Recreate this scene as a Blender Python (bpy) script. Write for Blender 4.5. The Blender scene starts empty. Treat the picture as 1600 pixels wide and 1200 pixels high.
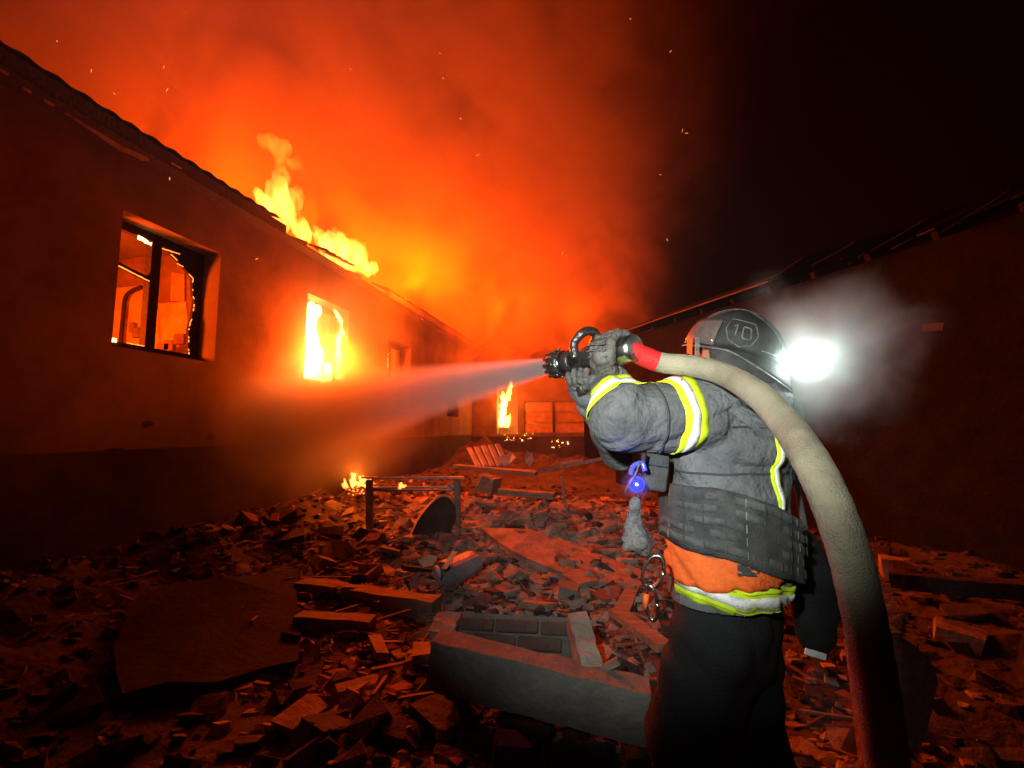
import bpy, bmesh, math, random
import numpy as np
from mathutils import Vector, Matrix, noise as mnoise
from mathutils.bvhtree import BVHTree
random.seed(7)
C = bpy.context.scene.collection
S = bpy.context.scene
R = math.radians
V = Vector

# ------------------------------------------------------------------ camera
YAW, PITCH, FPX, EYE = R(12), math.atan(70/720), 720.0, 1.5
cam = bpy.data.cameras.new('camera'); co = bpy.data.objects.new('camera', cam); C.objects.link(co)
cam.sensor_width = 36; cam.lens = 36*FPX/1600; cam.clip_end = 800; cam.clip_start = 0.05
co.location = (0, 0, EYE); co.rotation_euler = (R(90)+PITCH, 0, YAW)
S.camera = co
MC = Matrix.Translation((0, 0, EYE)) @ co.rotation_euler.to_matrix().to_4x4()

# ------------------------------------------------------------------ night sky
W = bpy.data.worlds.new('World'); S.world = W; W.use_nodes = True
nt = W.node_tree; nt.nodes.clear()
sk = nt.nodes.new('ShaderNodeTexSky'); sk.sky_type = 'NISHITA'; sk.sun_disc = False
sk.sun_elevation = R(3); sk.sun_rotation = R(200)
bg = nt.nodes.new('ShaderNodeBackground'); bg.inputs['Strength'].default_value = 0.00003
wo = nt.nodes.new('ShaderNodeOutputWorld')
nt.links.new(sk.outputs[0], bg.inputs[0]); nt.links.new(bg.outputs[0], wo.inputs[0])

S.view_settings.view_transform = 'Standard'; S.view_settings.look = 'None'
S.view_settings.exposure = 0; S.view_settings.gamma = 1
S.view_settings.use_curve_mapping = False
S.render.engine = 'CYCLES'
cy = S.cycles
cy.max_bounces = 5; cy.diffuse_bounces = 3; cy.glossy_bounces = 2; cy.transmission_bounces = 3
cy.volume_bounces = 0; cy.transparent_max_bounces = 12
cy.volume_step_rate = 1.0; cy.volume_max_steps = 400
cy.sample_clamp_indirect = 4.0
cy.use_denoising = True; cy.use_light_tree = True
cy.caustics_reflective = False; cy.caustics_refractive = False

FIRE = (1.0, 0.072, 0.0004)

def at(px, py, z):
    """point at camera depth z (metres) seen at photo pixel px, py"""
    return MC @ V(((px-800)/FPX*z, -(py-600)/FPX*z, -z))
def ray(px, py):
    d = (MC.to_3x3() @ V(((px-800)/FPX, -(py-600)/FPX, -1))).normalized()
    return V((0, 0, EYE)), d
def on_plane(px, py, axis, val):
    o, d = ray(px, py); t = (val-o[axis])/d[axis]; return o + d*t
def lamp(name, kind, loc, power, col=FIRE, size=0.3, **k):
    l = bpy.data.lights.new(name, kind); l.energy = power; l.color = col
    if kind in ('POINT', 'SPOT'): l.shadow_soft_size = size
    for a, b in k.items(): setattr(l, a, b)
    o = bpy.data.objects.new(name, l); o.location = loc; C.objects.link(o); return o
def aim(o, target):
    o.rotation_euler = (V(target)-o.location).to_track_quat('-Z', 'Y').to_euler()

# ------------------------------------------------------------------ materials
def nodes(name):
    m = bpy.data.materials.new(name); m.use_nodes = True
    n = m.node_tree; n.nodes.clear(); return m, n
def N(n, t, **k):
    x = n.nodes.new(t)
    for a, b in k.items():
        if a.startswith('i_'):
            x.inputs[int(a[2:]) if a[2:].isdigit() else a[2:].replace('_', ' ')].default_value = b
        else: setattr(x, a, b)
    return x
def mat(name, col, col2=None, scale=6, rough=0.8, bump=0.3, bscale=None, metal=0.0, detail=8, ctr=(0.35, 0.7), coord='Object', emit=None, spec=0.5, stretch=None, sheen=0):
    m, n = nodes(name); L = n.links.new
    out = N(n, 'ShaderNodeOutputMaterial'); b = N(n, 'ShaderNodeBsdfPrincipled')
    b.inputs['Roughness'].default_value = rough; b.inputs['Metallic'].default_value = metal
    b.inputs['Specular IOR Level'].default_value = spec
    if sheen: b.inputs['Sheen Weight'].default_value = sheen; b.inputs['Sheen Roughness'].default_value = 0.5
    tc = N(n, 'ShaderNodeTexCoord'); src = tc.outputs[coord]
    if stretch:
        mp = N(n, 'ShaderNodeMapping'); mp.inputs['Scale'].default_value = stretch; L(src, mp.inputs[0]); src = mp.outputs[0]
    nz = N(n, 'ShaderNodeTexNoise'); nz.inputs['Scale'].default_value = scale; nz.inputs['Detail'].default_value = detail; nz.inputs['Roughness'].default_value = 0.65
    L(src, nz.inputs['Vector'])
    cr = N(n, 'ShaderNodeValToRGB'); cr.color_ramp.elements[0].position = ctr[0]; cr.color_ramp.elements[1].position = ctr[1]
    c2 = col2 or tuple(c*0.55 for c in col)
    cr.color_ramp.elements[0].color = (*c2, 1); cr.color_ramp.elements[1].color = (*col, 1)
    L(nz.outputs['Fac'], cr.inputs[0]); L(cr.outputs[0], b.inputs['Base Color'])
    if bump:
        nb = N(n, 'ShaderNodeTexNoise'); nb.inputs['Scale'].default_value = bscale or scale*5; nb.inputs['Detail'].default_value = 6
        L(src, nb.inputs['Vector'])
        bp = N(n, 'ShaderNodeBump'); bp.inputs['Strength'].default_value = bump; bp.inputs['Distance'].default_value = 0.02
        L(nb.outputs['Fac'], bp.inputs['Height']); L(bp.outputs[0], b.inputs['Normal'])
    if emit:
        b.inputs['Emission Color'].default_value = (*emit[0], 1); b.inputs['Emission Strength'].default_value = emit[1]
    L(b.outputs[0], out.inputs['Surface'])
    return m
def emit_mat(name, col, s):
    m, n = nodes(name); e = N(n, 'ShaderNodeEmission'); e.inputs[0].default_value = (*col, 1); e.inputs[1].default_value = s
    o = N(n, 'ShaderNodeOutputMaterial'); n.links.new(e.outputs[0], o.inputs['Surface']); return m

M = dict(
    plaster=mat('plaster', (0.21, 0.18, 0.15), (0.10, 0.085, 0.07), 0.9, 0.95, 0.12, 9, ctr=(0.3, 0.62), spec=.15),
    plaster_dark=mat('sooty_plaster', (0.22, 0.19, 0.16), (0.09, 0.08, 0.07), 1.6, 0.9, 0.4, 12),
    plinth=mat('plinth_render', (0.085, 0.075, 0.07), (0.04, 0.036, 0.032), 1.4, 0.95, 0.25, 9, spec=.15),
    inner=mat('room_wall', (0.6, 0.5, 0.38), (0.32, 0.24, 0.17), 2.0, 0.9, 0.3, 10),
    char=mat('charred_wood', (0.03, 0.022, 0.018), (0.01, 0.008, 0.007), 9, 0.8, 0.8, 30),
    wood=mat('weathered_board', (0.34, 0.26, 0.18), (0.16, 0.11, 0.08), 5, 0.85, 0.5, 24, stretch=(1, 6, 6)),
    slate=mat('roof_slate', (0.09, 0.08, 0.08), (0.035, 0.03, 0.03), 4, 0.85, 0.5, 30, spec=.2),
    slate_dark=mat('sooty_slate', (0.03, 0.028, 0.028), (0.012, 0.011, 0.011), 4, 0.9, 0.5, 30, spec=.1),  # darker copy of the roof slate, used on the shed
    paint=mat('flaking_white_paint', (0.62, 0.58, 0.55), (0.35, 0.3, 0.27), 9, 0.7, 0.4),
    ground=mat('ash_ground', (0.09, 0.07, 0.056), (0.03, 0.024, 0.02), 2.5, 0.95, 1.0, 22),
    rubble=mat('rubble_mix', (0.46, 0.37, 0.30), (0.16, 0.12, 0.10), 3.2, 0.9, 0.8, 26),
    rubble_dark=mat('sooty_rubble', (0.085, 0.068, 0.056), (0.03, 0.025, 0.021), 4, 0.9, 0.8, 26),  # also carries the shade put into right-hand and near chunks
    brick=mat('fired_brick', (0.30, 0.12, 0.08), (0.15, 0.06, 0.045), 7, 0.9, 0.8, 30),
    mortar=mat('lime_mortar', (0.30, 0.28, 0.25), (0.17, 0.155, 0.14), 9, 0.95, 0.9, 34),
    sooty_brick=mat('sooty_brick', (0.13, 0.07, 0.05), (0.06, 0.035, 0.028), 7, 0.9, 0.8, 30),
    sooty_mortar=mat('sooty_mortar', (0.15, 0.14, 0.12), (0.08, 0.075, 0.065), 9, 0.95, 0.9, 34),
    concrete=mat('cast_concrete', (0.25, 0.23, 0.20), (0.12, 0.11, 0.095), 3.5, 0.9, 0.7, 26),
    steel=mat('painted_steel', (0.24, 0.22, 0.21), (0.10, 0.085, 0.08), 10, 0.5, 0.4, 40, metal=0.5),
    sooty=mat('soot_black_masonry', (0.018, 0.017, 0.016), (0.008, 0.0075, 0.0075), 3, 0.95, 0.8, 18, spec=.08),  # even near-black base for the shed walls and the tall board
    sheet=mat('scorched_sheet_metal', (0.34, 0.34, 0.37), (0.16, 0.16, 0.18), 4, 0.55, 0.3, 14, metal=0.15),
)
EMBER = emit_mat('ember', (1.0, 0.20, 0.025), 3.6)
EMBER_HOT = emit_mat('ember_hot', (1.0, 0.5, 0.12), 9.0)

# ------------------------------------------------------------------ mesh helpers
def me_obj(name, verts, faces, m=None, parent=None, smooth=False):
    me = bpy.data.meshes.new(name); me.from_pydata([tuple(v) for v in verts], [], faces); me.update()
    o = bpy.data.objects.new(name, me); C.objects.link(o)
    if m: me.materials.append(m)
    if smooth:
        for p in me.polygons: p.use_smooth = True
    if parent: o.parent = parent
    return o
class MB:
    def __init__(s): s.v = []; s.f = []
    def add(s, vs, fs):
        k = len(s.v); s.v += [V(v) for v in vs]; s.f += [tuple(i+k for i in f) for f in fs]; return s
    def box(s, c, d, rot=None):
        x, y, z = (q/2 for q in d); c = V(c)
        vs = [V((a*x, b*y, e*z)) for a in (-1, 1) for b in (-1, 1) for e in (-1, 1)]
        if rot is not None: vs = [rot @ v for v in vs]
        return s.add([c+v for v in vs], [(0, 1, 3, 2), (4, 6, 7, 5), (0, 4, 5, 1), (2, 3, 7, 6), (0, 2, 6, 4), (1, 5, 7, 3)])
    def bar(s, a, b, w, h, up=(0, 0, 1), nseg=1, wob=0):
        a, b = V(a), V(b); d = (b-a); t = d.normalized(); u = V(up)
        sx = t.cross(u)
        if sx.length < 1e-3: sx = t.cross(V((1, 0, 0)))
        sx.normalize(); sz = sx.cross(t)
        vs = []; fs = []
        for i in range(nseg+1):
            p = a + d*(i/nseg)
            for (q, r_) in ((-1, -1), (1, -1), (1, 1), (-1, 1)):
                vs.append(p + sx*q*w/2*(1+random.uniform(-wob, wob)) + sz*r_*h/2*(1+random.uniform(-wob, wob)))
        for i in range(nseg):
            k = i*4
            for j in range(4): fs.append((k+j, k+(j+1) % 4, k+4+(j+1) % 4, k+4+j))
        fs += [(3, 2, 1, 0), (nseg*4, nseg*4+1, nseg*4+2, nseg*4+3)]
        return s.add(vs, fs)
    def tube(s, pts, rad, n=12, cap=True):
        pts = [V(p) for p in pts]; rad = rad if hasattr(rad, '__len__') else [rad]*len(pts)
        t0 = (pts[1]-pts[0]).normalized(); nrm = t0.orthogonal().normalized(); vs = []; fs = []
        for i, p in enumerate(pts):
            t = (pts[min(i+1, len(pts)-1)]-pts[max(i-1, 0)]).normalized()
            nrm = (nrm - t*nrm.dot(t)).normalized(); bn = t.cross(nrm)
            for k in range(n):
                a = 2*math.pi*k/n; vs.append(p + (nrm*math.cos(a)+bn*math.sin(a))*rad[i])
        for i in range(len(pts)-1):
            for k in range(n): fs.append((i*n+k, i*n+(k+1) % n, (i+1)*n+(k+1) % n, (i+1)*n+k))
        if cap: fs += [tuple(range(n-1, -1, -1)), tuple((len(pts)-1)*n+k for k in range(n))]
        return s.add(vs, fs)
    def build(s, name, m=None, parent=None, smooth=False, bevel=0):
        o = me_obj(name, s.v, s.f, m, parent, smooth)
        bm = bmesh.new(); bm.from_mesh(o.data); bmesh.ops.recalc_face_normals(bm, faces=bm.faces[:]); bm.to_mesh(o.data); bm.free()
        if bevel:
            bm = bmesh.new(); bm.from_mesh(o.data)
            bmesh.ops.bevel(bm, geom=bm.edges[:], offset=bevel, segments=1, affect='EDGES', clamp_overlap=True)
            bm.to_mesh(o.data); bm.free()
        return o
def empty(name, loc=(0, 0, 0)):
    o = bpy.data.objects.new(name, None); o.location = loc; C.objects.link(o); return o
def tag(o, label=None, cat=None, group=None, kind=None):
    if label: o['label'] = label
    if cat: o['category'] = cat; kind = kind or 'thing'
    if group: o['group'] = group
    if kind: o['kind'] = kind
    return o
def under(o, root):
    """parent o to an Empty already placed, keeping world position"""
    o.parent = root; o.matrix_parent_inverse = Matrix.Translation(-root.location); return o
def catmull(P, n=10):
    P = [V(p) for p in P]; out = []
    Q = [P[0]*2-P[1]] + P + [P[-1]*2-P[-2]]
    for i in range(1, len(Q)-2):
        for k in range(n):
            t = k/n; a, b, c, d = Q[i-1:i+3]
            out.append(0.5*((2*b)+(c-a)*t+(2*a-5*b+4*c-d)*t*t+(3*b-a-3*c+d)*t*t*t))
    out.append(P[-1]); return out
def hull(pts, name, m, parent=None):
    bm = bmesh.new()
    for p in pts: bm.verts.new(p)
    r = bmesh.ops.convex_hull(bm, input=bm.verts[:])
    bmesh.ops.delete(bm, geom=[g for g in r['geom_unused'] if isinstance(g, bmesh.types.BMVert)], context='VERTS')
    me = bpy.data.meshes.new(name); bm.to_mesh(me); bm.free(); me.materials.append(m)
    o = bpy.data.objects.new(name, me); C.objects.link(o)
    if parent: o.parent = parent
    return o
# ------------------------------------------------------------------ ground
def fbm(x, y, z=0.0, o=4): return mnoise.fractal(V((x, y, z)), 1.0, 2.0, o)
def gh(x, y):
    """height of the debris-strewn yard"""
    base = 0.06*fbm(x*0.6, y*0.6) + 0.035*fbm(x*2.4, y*2.4, 5)
    mound = 0.55*math.exp(-((x+4.3)/0.9)**2)*(1 if y > 1 else 0.6)              # debris along the house foot
    mound += 0.42*math.exp(-((x+1.4)/1.9)**2-((y-7.2)/1.5)**2)                   # heap behind the bedstead
    mound += 0.75*math.exp(-((y-15.2)/1.8)**2)*(1/(1+math.exp((x-1.5)*2)))
    mound += 0.25*math.exp(-((x-2.6)/1.2)**2-((y-3.6)/1.6)**2)
    return base + mound*(0.75+0.35*fbm(x*1.7, y*1.7, 9))
def grid(x0, x1, y0, y1, st):
    nx = int((x1-x0)/st); ny = int((y1-y0)/st)
    vs = []; fs = []
    for j in range(ny+1):
        for i in range(nx+1):
            x = x0+i*st; y = y0+j*st; vs.append((x, y, gh(x, y)))
    for j in range(ny):
        for i in range(nx):
            k = j*(nx+1)+i; fs.append((k, k+1, k+nx+2, k+nx+1))
    return vs, fs
vs, fs = grid(-6, 7, -3, 18, 0.07)
tag(me_obj('ground', vs, fs, M['ground']), 'dark ash-covered yard ground', None, kind='structure')
big = MB(); big.add([(-200, -200, -0.5), (200, -200, -0.5), (200, 200, -0.5), (-200, 200, -0.5)], [(0, 1, 2, 3)])
tag(big.build('terrain', M['ground']), 'dark open ground round the yard', kind='structure')

# ------------------------------------------------------------------ burning house
house = empty('burning_house', (-5, 4, 0))
tag(house, 'long single-storey plastered house on fire, flames rising along its roof', 'house')
H = lambda o: under(o, house)
def wall_mesh(name, x_front, thick, y0, y1, z0, z1, holes, m, axis='y', jag=0):
    """wall in the plane x = x_front facing +x with rectangular holes (y0,y1,z0,z1)"""
    ys = sorted({y0, y1, *[h[0] for h in holes], *[h[1] for h in holes]})
    zs = sorted({z0, z1, *[h[2] for h in holes], *[h[3] for h in holes]})
    mb = MB(); xf, xb = x_front, x_front-thick
    inh = lambda y, z: any(h[0] < y < h[1] and h[2] < z < h[3] for h in holes)
    for i in range(len(ys)-1):
        for j in range(len(zs)-1):
            a, b, c, d = ys[i], ys[i+1], zs[j], zs[j+1]
            if inh((a+b)/2, (c+d)/2): continue
            mb.add([(xf, a, c), (xf, b, c), (xf, b, d), (xf, a, d)], [(0, 1, 2, 3)])
            mb.add([(xb, a, c), (xb, b, c), (xb, b, d), (xb, a, d)], [(3, 2, 1, 0)])
    for (a, b, c, d) in holes:
        mb.add([(xf, a, c), (xf, b, c), (xb, b, c), (xb, a, c)], [(0, 3, 2, 1)])
        mb.add([(xf, a, d), (xf, b, d), (xb, b, d), (xb, a, d)], [(0, 1, 2, 3)])
        mb.add([(xf, a, c), (xf, a, d), (xb, a, d), (xb, a, c)], [(0, 1, 2, 3)])
        mb.add([(xf, b, c), (xf, b, d), (xb, b, d), (xb, b, c)], [(3, 2, 1, 0)])
    a, b, c, d = y0, y1, z0, z1
    mb.add([(xf, a, c), (xb, a, c), (xb, a, d), (xf, a, d)], [(0, 1, 2, 3)])
    mb.add([(xf, b, c), (xb, b, c), (xb, b, d), (xf, b, d)], [(3, 2, 1, 0)])
    mb.add([(xf, a, d), (xf, b, d), (xb, b, d), (xb, a, d)], [(0, 1, 2, 3)])
    mb.add([(xf, a, c), (xf, b, c), (xb, b, c), (xb, a, c)], [(0, 1, 2, 3)][:1])
    return mb.build(name, m)
WIN = [(3.72, 4.98, 2.35, 3.81), (6.78, 8.05, 2.35, 3.81), (9.7, 10.95, 1.9, 3.6)]
H(wall_mesh('wall', -5.0, 0.42, -6, 12.6, 1.28, 4.42, WIN, M['plaster']))
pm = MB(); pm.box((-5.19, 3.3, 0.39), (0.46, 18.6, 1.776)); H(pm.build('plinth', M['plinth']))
H(wall_mesh('annex_wall', -5.06, 0.36, 12.602, 16.6, 1.28, 4.40, [(13.9, 15.0, 1.9, 3.3)], M['plaster_dark']))
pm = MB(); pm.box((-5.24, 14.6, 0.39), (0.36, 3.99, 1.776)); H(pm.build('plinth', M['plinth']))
# rooms behind the windows
def part(name, mb, m, bevel=0): return H(mb.build(name, m, bevel=bevel))
b = MB(); b.box((-8.4, 3.3, 2.85), (0.2, 18.6, 3.1)); part('back_wall', b, M['inner'])
for y, w in ((6.05, 0.16), (9.15, 0.16), (1.6, 0.16), (12.5, 0.18)):
    b = MB(); b.box((-6.86, y, 2.85), (2.87, w, 3.1)); part('partition_wall', b, M['inner'])
b = MB(); b.box((-6.86, 3.83, 4.36), (2.87, 4.28, 0.08)); part('ceiling', b, M['plaster_dark'])
b = MB(); b.box((-6.86, 3.3, 1.24), (2.87, 18.4, 0.07)); part('floor', b, M['char'])
# things fixed on the partition seen through the first window
def poly_on_y(name, pts, yv, m, th=0.02, root=H):
    P = [on_plane(px, py, 1, yv) for px, py in pts]
    n = len(P); mb = MB(); mb.add([p for p in P] + [p+V((0, th, 0)) for p in P],
        [tuple(range(n)), tuple(range(2*n-1, n-1, -1))] + [(i, i+n, (i+1) % n+n, (i+1) % n) for i in range(n)])
    return root(mb.build(name, m))
M['wallpaper'] = mat('pale_wallpaper', (0.75, 0.62, 0.42), (0.45, 0.32, 0.2), 4, 0.85, 0.2, 12)
M['soot'] = mat('soot_stained_plaster', (0.30, 0.22, 0.15), (0.13, 0.09, 0.065), 2.6, 0.95, 0.4, 12)
poly_on_y('peeling_wallpaper', [(178, 452), (210, 449), (222, 444), (232, 452), (236, 476), (246, 478), (250, 560), (176, 560)], 5.95, M['wallpaper'])
poly_on_y('peeling_wallpaper', [(262, 474), (290, 473), (294, 505), (300, 512), (300, 560), (252, 560), (254, 480)], 5.945, M['wallpaper'])
poly_on_y('sooty_patch', [(185, 350), (330, 400), (330, 500), (294, 503), (290, 470), (240, 475), (230, 445), (178, 450)], 5.964, M['soot'], 0.008)
poly_on_y('door_panel', [(207, 385), (236, 392), (236, 420), (205, 414)], 5.93, M['soot'], 0.02)
poly_on_y('cupboard_panel', [(268, 425), (288, 428), (288, 470), (266, 470)], 5.93, M['inner'], 0.02)
pp = catmull([on_plane(px, py, 1, 5.86) for px, py in ((222, 448), (205, 455), (196, 466), (193, 490), (190, 520), (187, 552))], 6)
b = MB(); b.tube(pp, 0.032, 10); H(b.build('stove_pipe', M['char'], smooth=True))
for q, (px, py) in enumerate(((208, 512), (214, 520), (266, 540), (282, 530), (258, 545))):
    p = on_plane(px, py, 1, 5.7); b = MB(); b.box(p, (0.10+.03*q, 0.08, 0.16)); H(b.build('scorched_fitting', M['soot'], bevel=0.01))

def window(y0, y1, z0, z1, kind):
    """burnt two-leaf casement set at the inner side of the opening"""
    x = -5.30
    fr = MB(); w = 0.075
    fr.box((x, (y0+y1)/2, z0+0.05), (0.07, y1-y0, 0.1)); fr.box((x, (y0+y1)/2, z1-0.05), (0.07, y1-y0, 0.1))
    fr.box((x, y0+w/2, (z0+z1)/2), (0.07, w, z1-z0-0.2)); fr.box((x, y1-w/2, (z0+z1)/2), (0.07, w, z1-z0-0.2))
    f = H(fr.build('window_frame', M['char']))
    inv = lambda o: (setattr(o, 'parent', f), setattr(o, 'matrix_parent_inverse', Matrix.Translation(-house.location)))[0]
    ym = y0 + (y1-y0)*0.48
    b = MB(); b.box((x+0.003, ym, (z0+z1)/2), (0.09, 0.12, z1-z0-0.2)); o = b.build('mullion', M['char']); o.parent = f
    if kind == 1:
        b = MB(); b.bar((x, y0+w, z0+0.98), (x, ym-0.06, z0+0.9), 0.06, 0.05, nseg=5, wob=0.2); o = b.build('transom', M['char']); o.parent = f
        # charred right leaf, eaten back along its edge
        pts = []; random.seed(4)
        for i in range(25):
            t = i/24; z = z0+0.1+t*(z1-z0-0.2)
            edge = y1-w-0.035-0.022*math.sin(t*9)-0.02*random.random()
            if t > 0.80: edge = y1-w-0.05-(t-0.80)*2.1
            pts.append((edge, z))
        mb = MB()
        for i in range(24):
            (a, za), (c, zc) = pts[i], pts[i+1]
            mb.add([(x+.02, a, za), (x+.02, y1-w, za), (x+.02, y1-w, zc), (x+.02, c, zc), (x-.02, a, za), (x-.02, y1-w, za), (x-.02, y1-w, zc), (x-.02, c, zc)],
                   [(0, 1, 2, 3), (7, 6, 5, 4), (0, 3, 7, 4)])
        o = mb.build('burnt_leaf', M['char']); o.parent = f
        for i in range(24):
            if random.random() < 0.62:
                (a, za), (c, zc) = pts[i], pts[i+1]
                b = MB(); b.bar((x+.024, a, za), (x+.024, c, za+(zc-za)*random.uniform(.15, .9)), 0.007, 0.007); o = b.build('ember_edge', EMBER); o.parent = f
        for (ya, za, yb, zb, m) in ((y0+w, z0+.955, ym-.06, z0+.875, EMBER), (y0+w+.30, z1-.12, ym-.07, z1-.14, EMBER_HOT), (y0+w, z0+.11, y0+w+.16, z0+.105, EMBER_HOT), (ym-.25, z0+.104, ym-.06, z0+.104, EMBER), (ym+.06, z1-.14, ym+.3, z1-.12, EMBER)):
            b = MB(); b.bar((x+.04, ya, za), (x+.04, yb, zb), 0.010, 0.007 if m is EMBER else 0.03, nseg=9, wob=.8); o = b.build('ember_edge', m); o.parent = f
    return f
for i, w in enumerate(WIN[:2]): window(*w, i+1 if i == 0 else 2)
window(*WIN[2], 3)
# door post of the third opening glowing
random.seed(9)
for k in range(9):
    z = random.uniform(1.7, 3.4); b = MB(); b.bar((-4.98, 9.68, z), (-4.98, 9.69, z+random.uniform(.03, .14)), .02, .02); part('ember_edge', b, EMBER)
# roof: corrugated slates on an overhanging eave, the slope rising to the left
def corr_sheet(y0, y1, x0, z0, x1, z1, wave=0.013, n=22, th=0.008, tilt=0):
    vs = []; fs = []
    for i in range(n+1):
        y = y0+(y1-y0)*i/n; dz = wave*math.sin(i/n*math.pi*2*5)+tilt*(i/n)
        for (x, z) in ((x0, z0), (x1, z1)): vs += [(x, y, z+dz), (x, y, z+dz-th)]
    for i in range(n):
        k = i*4; fs += [(k, k+4, k+6, k+2), (k+1, k+3, k+7, k+5), (k, k+1, k+5, k+4), (k+2, k+6, k+7, k+3)]
    return vs, fs
roof = H(MB().add([(-4.86, -6, 4.42), (-4.86, 16.6, 4.42), (-4.86, 16.6, 4.52), (-4.86, -6, 4.52), (-5.4, -6, 4.42), (-5.4, 16.6, 4.42), (-5.4, 16.6, 4.52), (-5.4, -6, 4.52)],
    [(0, 1, 2, 3), (5, 4, 7, 6), (4, 0, 3, 7), (1, 5, 6, 2), (3, 2, 6, 7), (4, 5, 1, 0)]).build('roof', M['char']))
y = -5.5; k = 0; random.seed(3)
while y < 16.4:
    w = 1.12
    j = random.uniform(-.05, .04)
    vs, fs = corr_sheet(y, y+w+.05, -4.70-j, 4.585+j*.5+.010*(k % 2), -6.6, 5.35+.010*(k % 2), tilt=random.uniform(-.02, .02))
    if y < 5.0 or y > 9.4 or random.random() < .5:
        if y > 5.4 and y < 9.4: vs, fs = corr_sheet(y, y+w*.9, -4.72, 4.58, -5.15, 4.74, tilt=random.uniform(-.05, .05))
        o = me_obj('roof_sheet', vs, fs, M['slate']); o.parent = roof
    y += w; k += 1
for i in range(40):
    y = -5.2+i*0.55
    if 9.2 > y > 5.3 and i % 3: continue
    b = MB(); b.bar((-4.76, y, 4.47), (-6.6, y+random.uniform(-.04, .04), 5.22), 0.06, 0.10); o = b.build('rafter', M['char']); o.parent = roof
# remnants of pale paint along the fascia
fx = -4.685
for pts in ([(112, 181), (150, 203), (190, 228), (208, 236), (232, 246), (234, 252), (222, 251), (205, 242), (188, 236), (150, 210), (112, 184)],
            [(68, 154), (86, 163), (84, 167), (70, 159)], [(36, 136), (48, 141), (50, 147), (38, 141)], [(0, 107), (14, 114), (13, 118), (0, 111)],
            [(104, 176), (120, 185), (119, 187), (104, 179)], [(268, 253), (284, 262), (283, 264), (268, 256)]):
    P = [on_plane(px, py, 0, fx) for px, py in pts]
    n = len(P); b = MB(); b.add(P+[p+V((-.004, 0, 0)) for p in P], [tuple(range(n)), tuple(range(2*n-1, n-1, -1))]); part('paint_flake', b, M['paint'])
b = MB(); b.box((-4.705, -1.2, 4.47), (0.03, 14.0, 0.13)); part('fascia_board', b, M['char'])
b = MB(); b.box((-4.71, 12.6, 4.46), (0.03, 7.0, 0.12)); part('fascia_board', b, M['char'])
b = MB(); b.box((-4.78, 3.1, 4.40), (0.17, 20, 0.02)); part('soffit', b, M['char'])

# ------------------------------------------------------------------ cross wing at the end of the yard
wing = empty('rear_wing', (-2, 16.8, 0)); tag(wing, 'burnt-out rear wing closing the yard, flames standing in its doorway', 'building')
Wg = lambda o: under(o, wing)
def wall_y(name, yf, th, x0, x1, z0, z1, holes, m):
    o = wall_mesh(name, 0, th, x0, x1, z0, z1, holes, m)
    for v in o.data.vertices: x, y, z = v.co; v.co = (y, yf - x, z)
    o.data.flip_normals(); return o
Wg(wall_y('wall', 16.8, 0.4, -5.4, 1.6, 1.22, 4.1, [(-4.15, -3.35, 1.3, 3.4), (-3.1, -0.9, 1.35, 2.5)], M['plaster_dark']))
b = MB(); b.box((-1.9, 17.0, 0.36), (7.0, 0.42, 1.71)); Wg(b.build('plinth', M['plinth']))
b = MB(); b.box((-1.9, 18.6, 2.6), (7.0, 0.2, 3.4)); Wg(b.build('back_wall', M['inner']))
M['board'] = mat('pale_board', (0.62, 0.5, 0.36), (0.36, 0.26, 0.17), 5, 0.85, 0.4, 20)
random.seed(12)
for (x0, x1, n) in ((-3.08, -2.07, 3), (-1.97, -0.92, 3)):
    for k in range(n):
        z0 = 1.36+k*0.385
        b = MB(); b.bar((x0, 16.86+.03*(k % 2), z0+.17+random.uniform(-.03, .02)), (x1, 16.88, z0+.17+random.uniform(-.015, .015)), 0.04, 0.32, nseg=6, wob=.05)
        Wg(b.build('board', M['board']))
b = MB(); b.box((-2.02, 16.83, 1.93), (0.08, 0.07, 1.14)); Wg(b.build('post', M['char']))
for k, x in enumerate((-5.2, -4.4, -3.6, -2.8, -2.0, -1.2, -0.4, .4, 1.2)):
    b = MB(); b.bar((x, 16.6, 4.16), (x+.2, 18.6, 4.9+random.uniform(-.2, .1)), .07, .12); Wg(b.build('rafter', M['char']))
b = MB(); b.box((-1.9, 16.72, 4.06), (6.98, 0.1, 0.08)); Wg(b.build('wall_plate', M['char']))
# glowing remains along the wing's sill
random.seed(21)
for k in range(34):
    px = random.choice([random.uniform(785, 835), random.uniform(785, 830), random.uniform(862, 888)]); py = random.uniform(676, 690) if px < 850 else random.uniform(684, 700)
    p = on_plane(px, py, 1, 16.75); b = MB(); b.box(p, (random.uniform(.015, .06), .03, random.uniform(.008, .022)), Matrix.Rotation(random.uniform(-.7, .7), 3, 'Y')); Wg(b.build('ember', EMBER_HOT if random.random() < .3 else EMBER))

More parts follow.
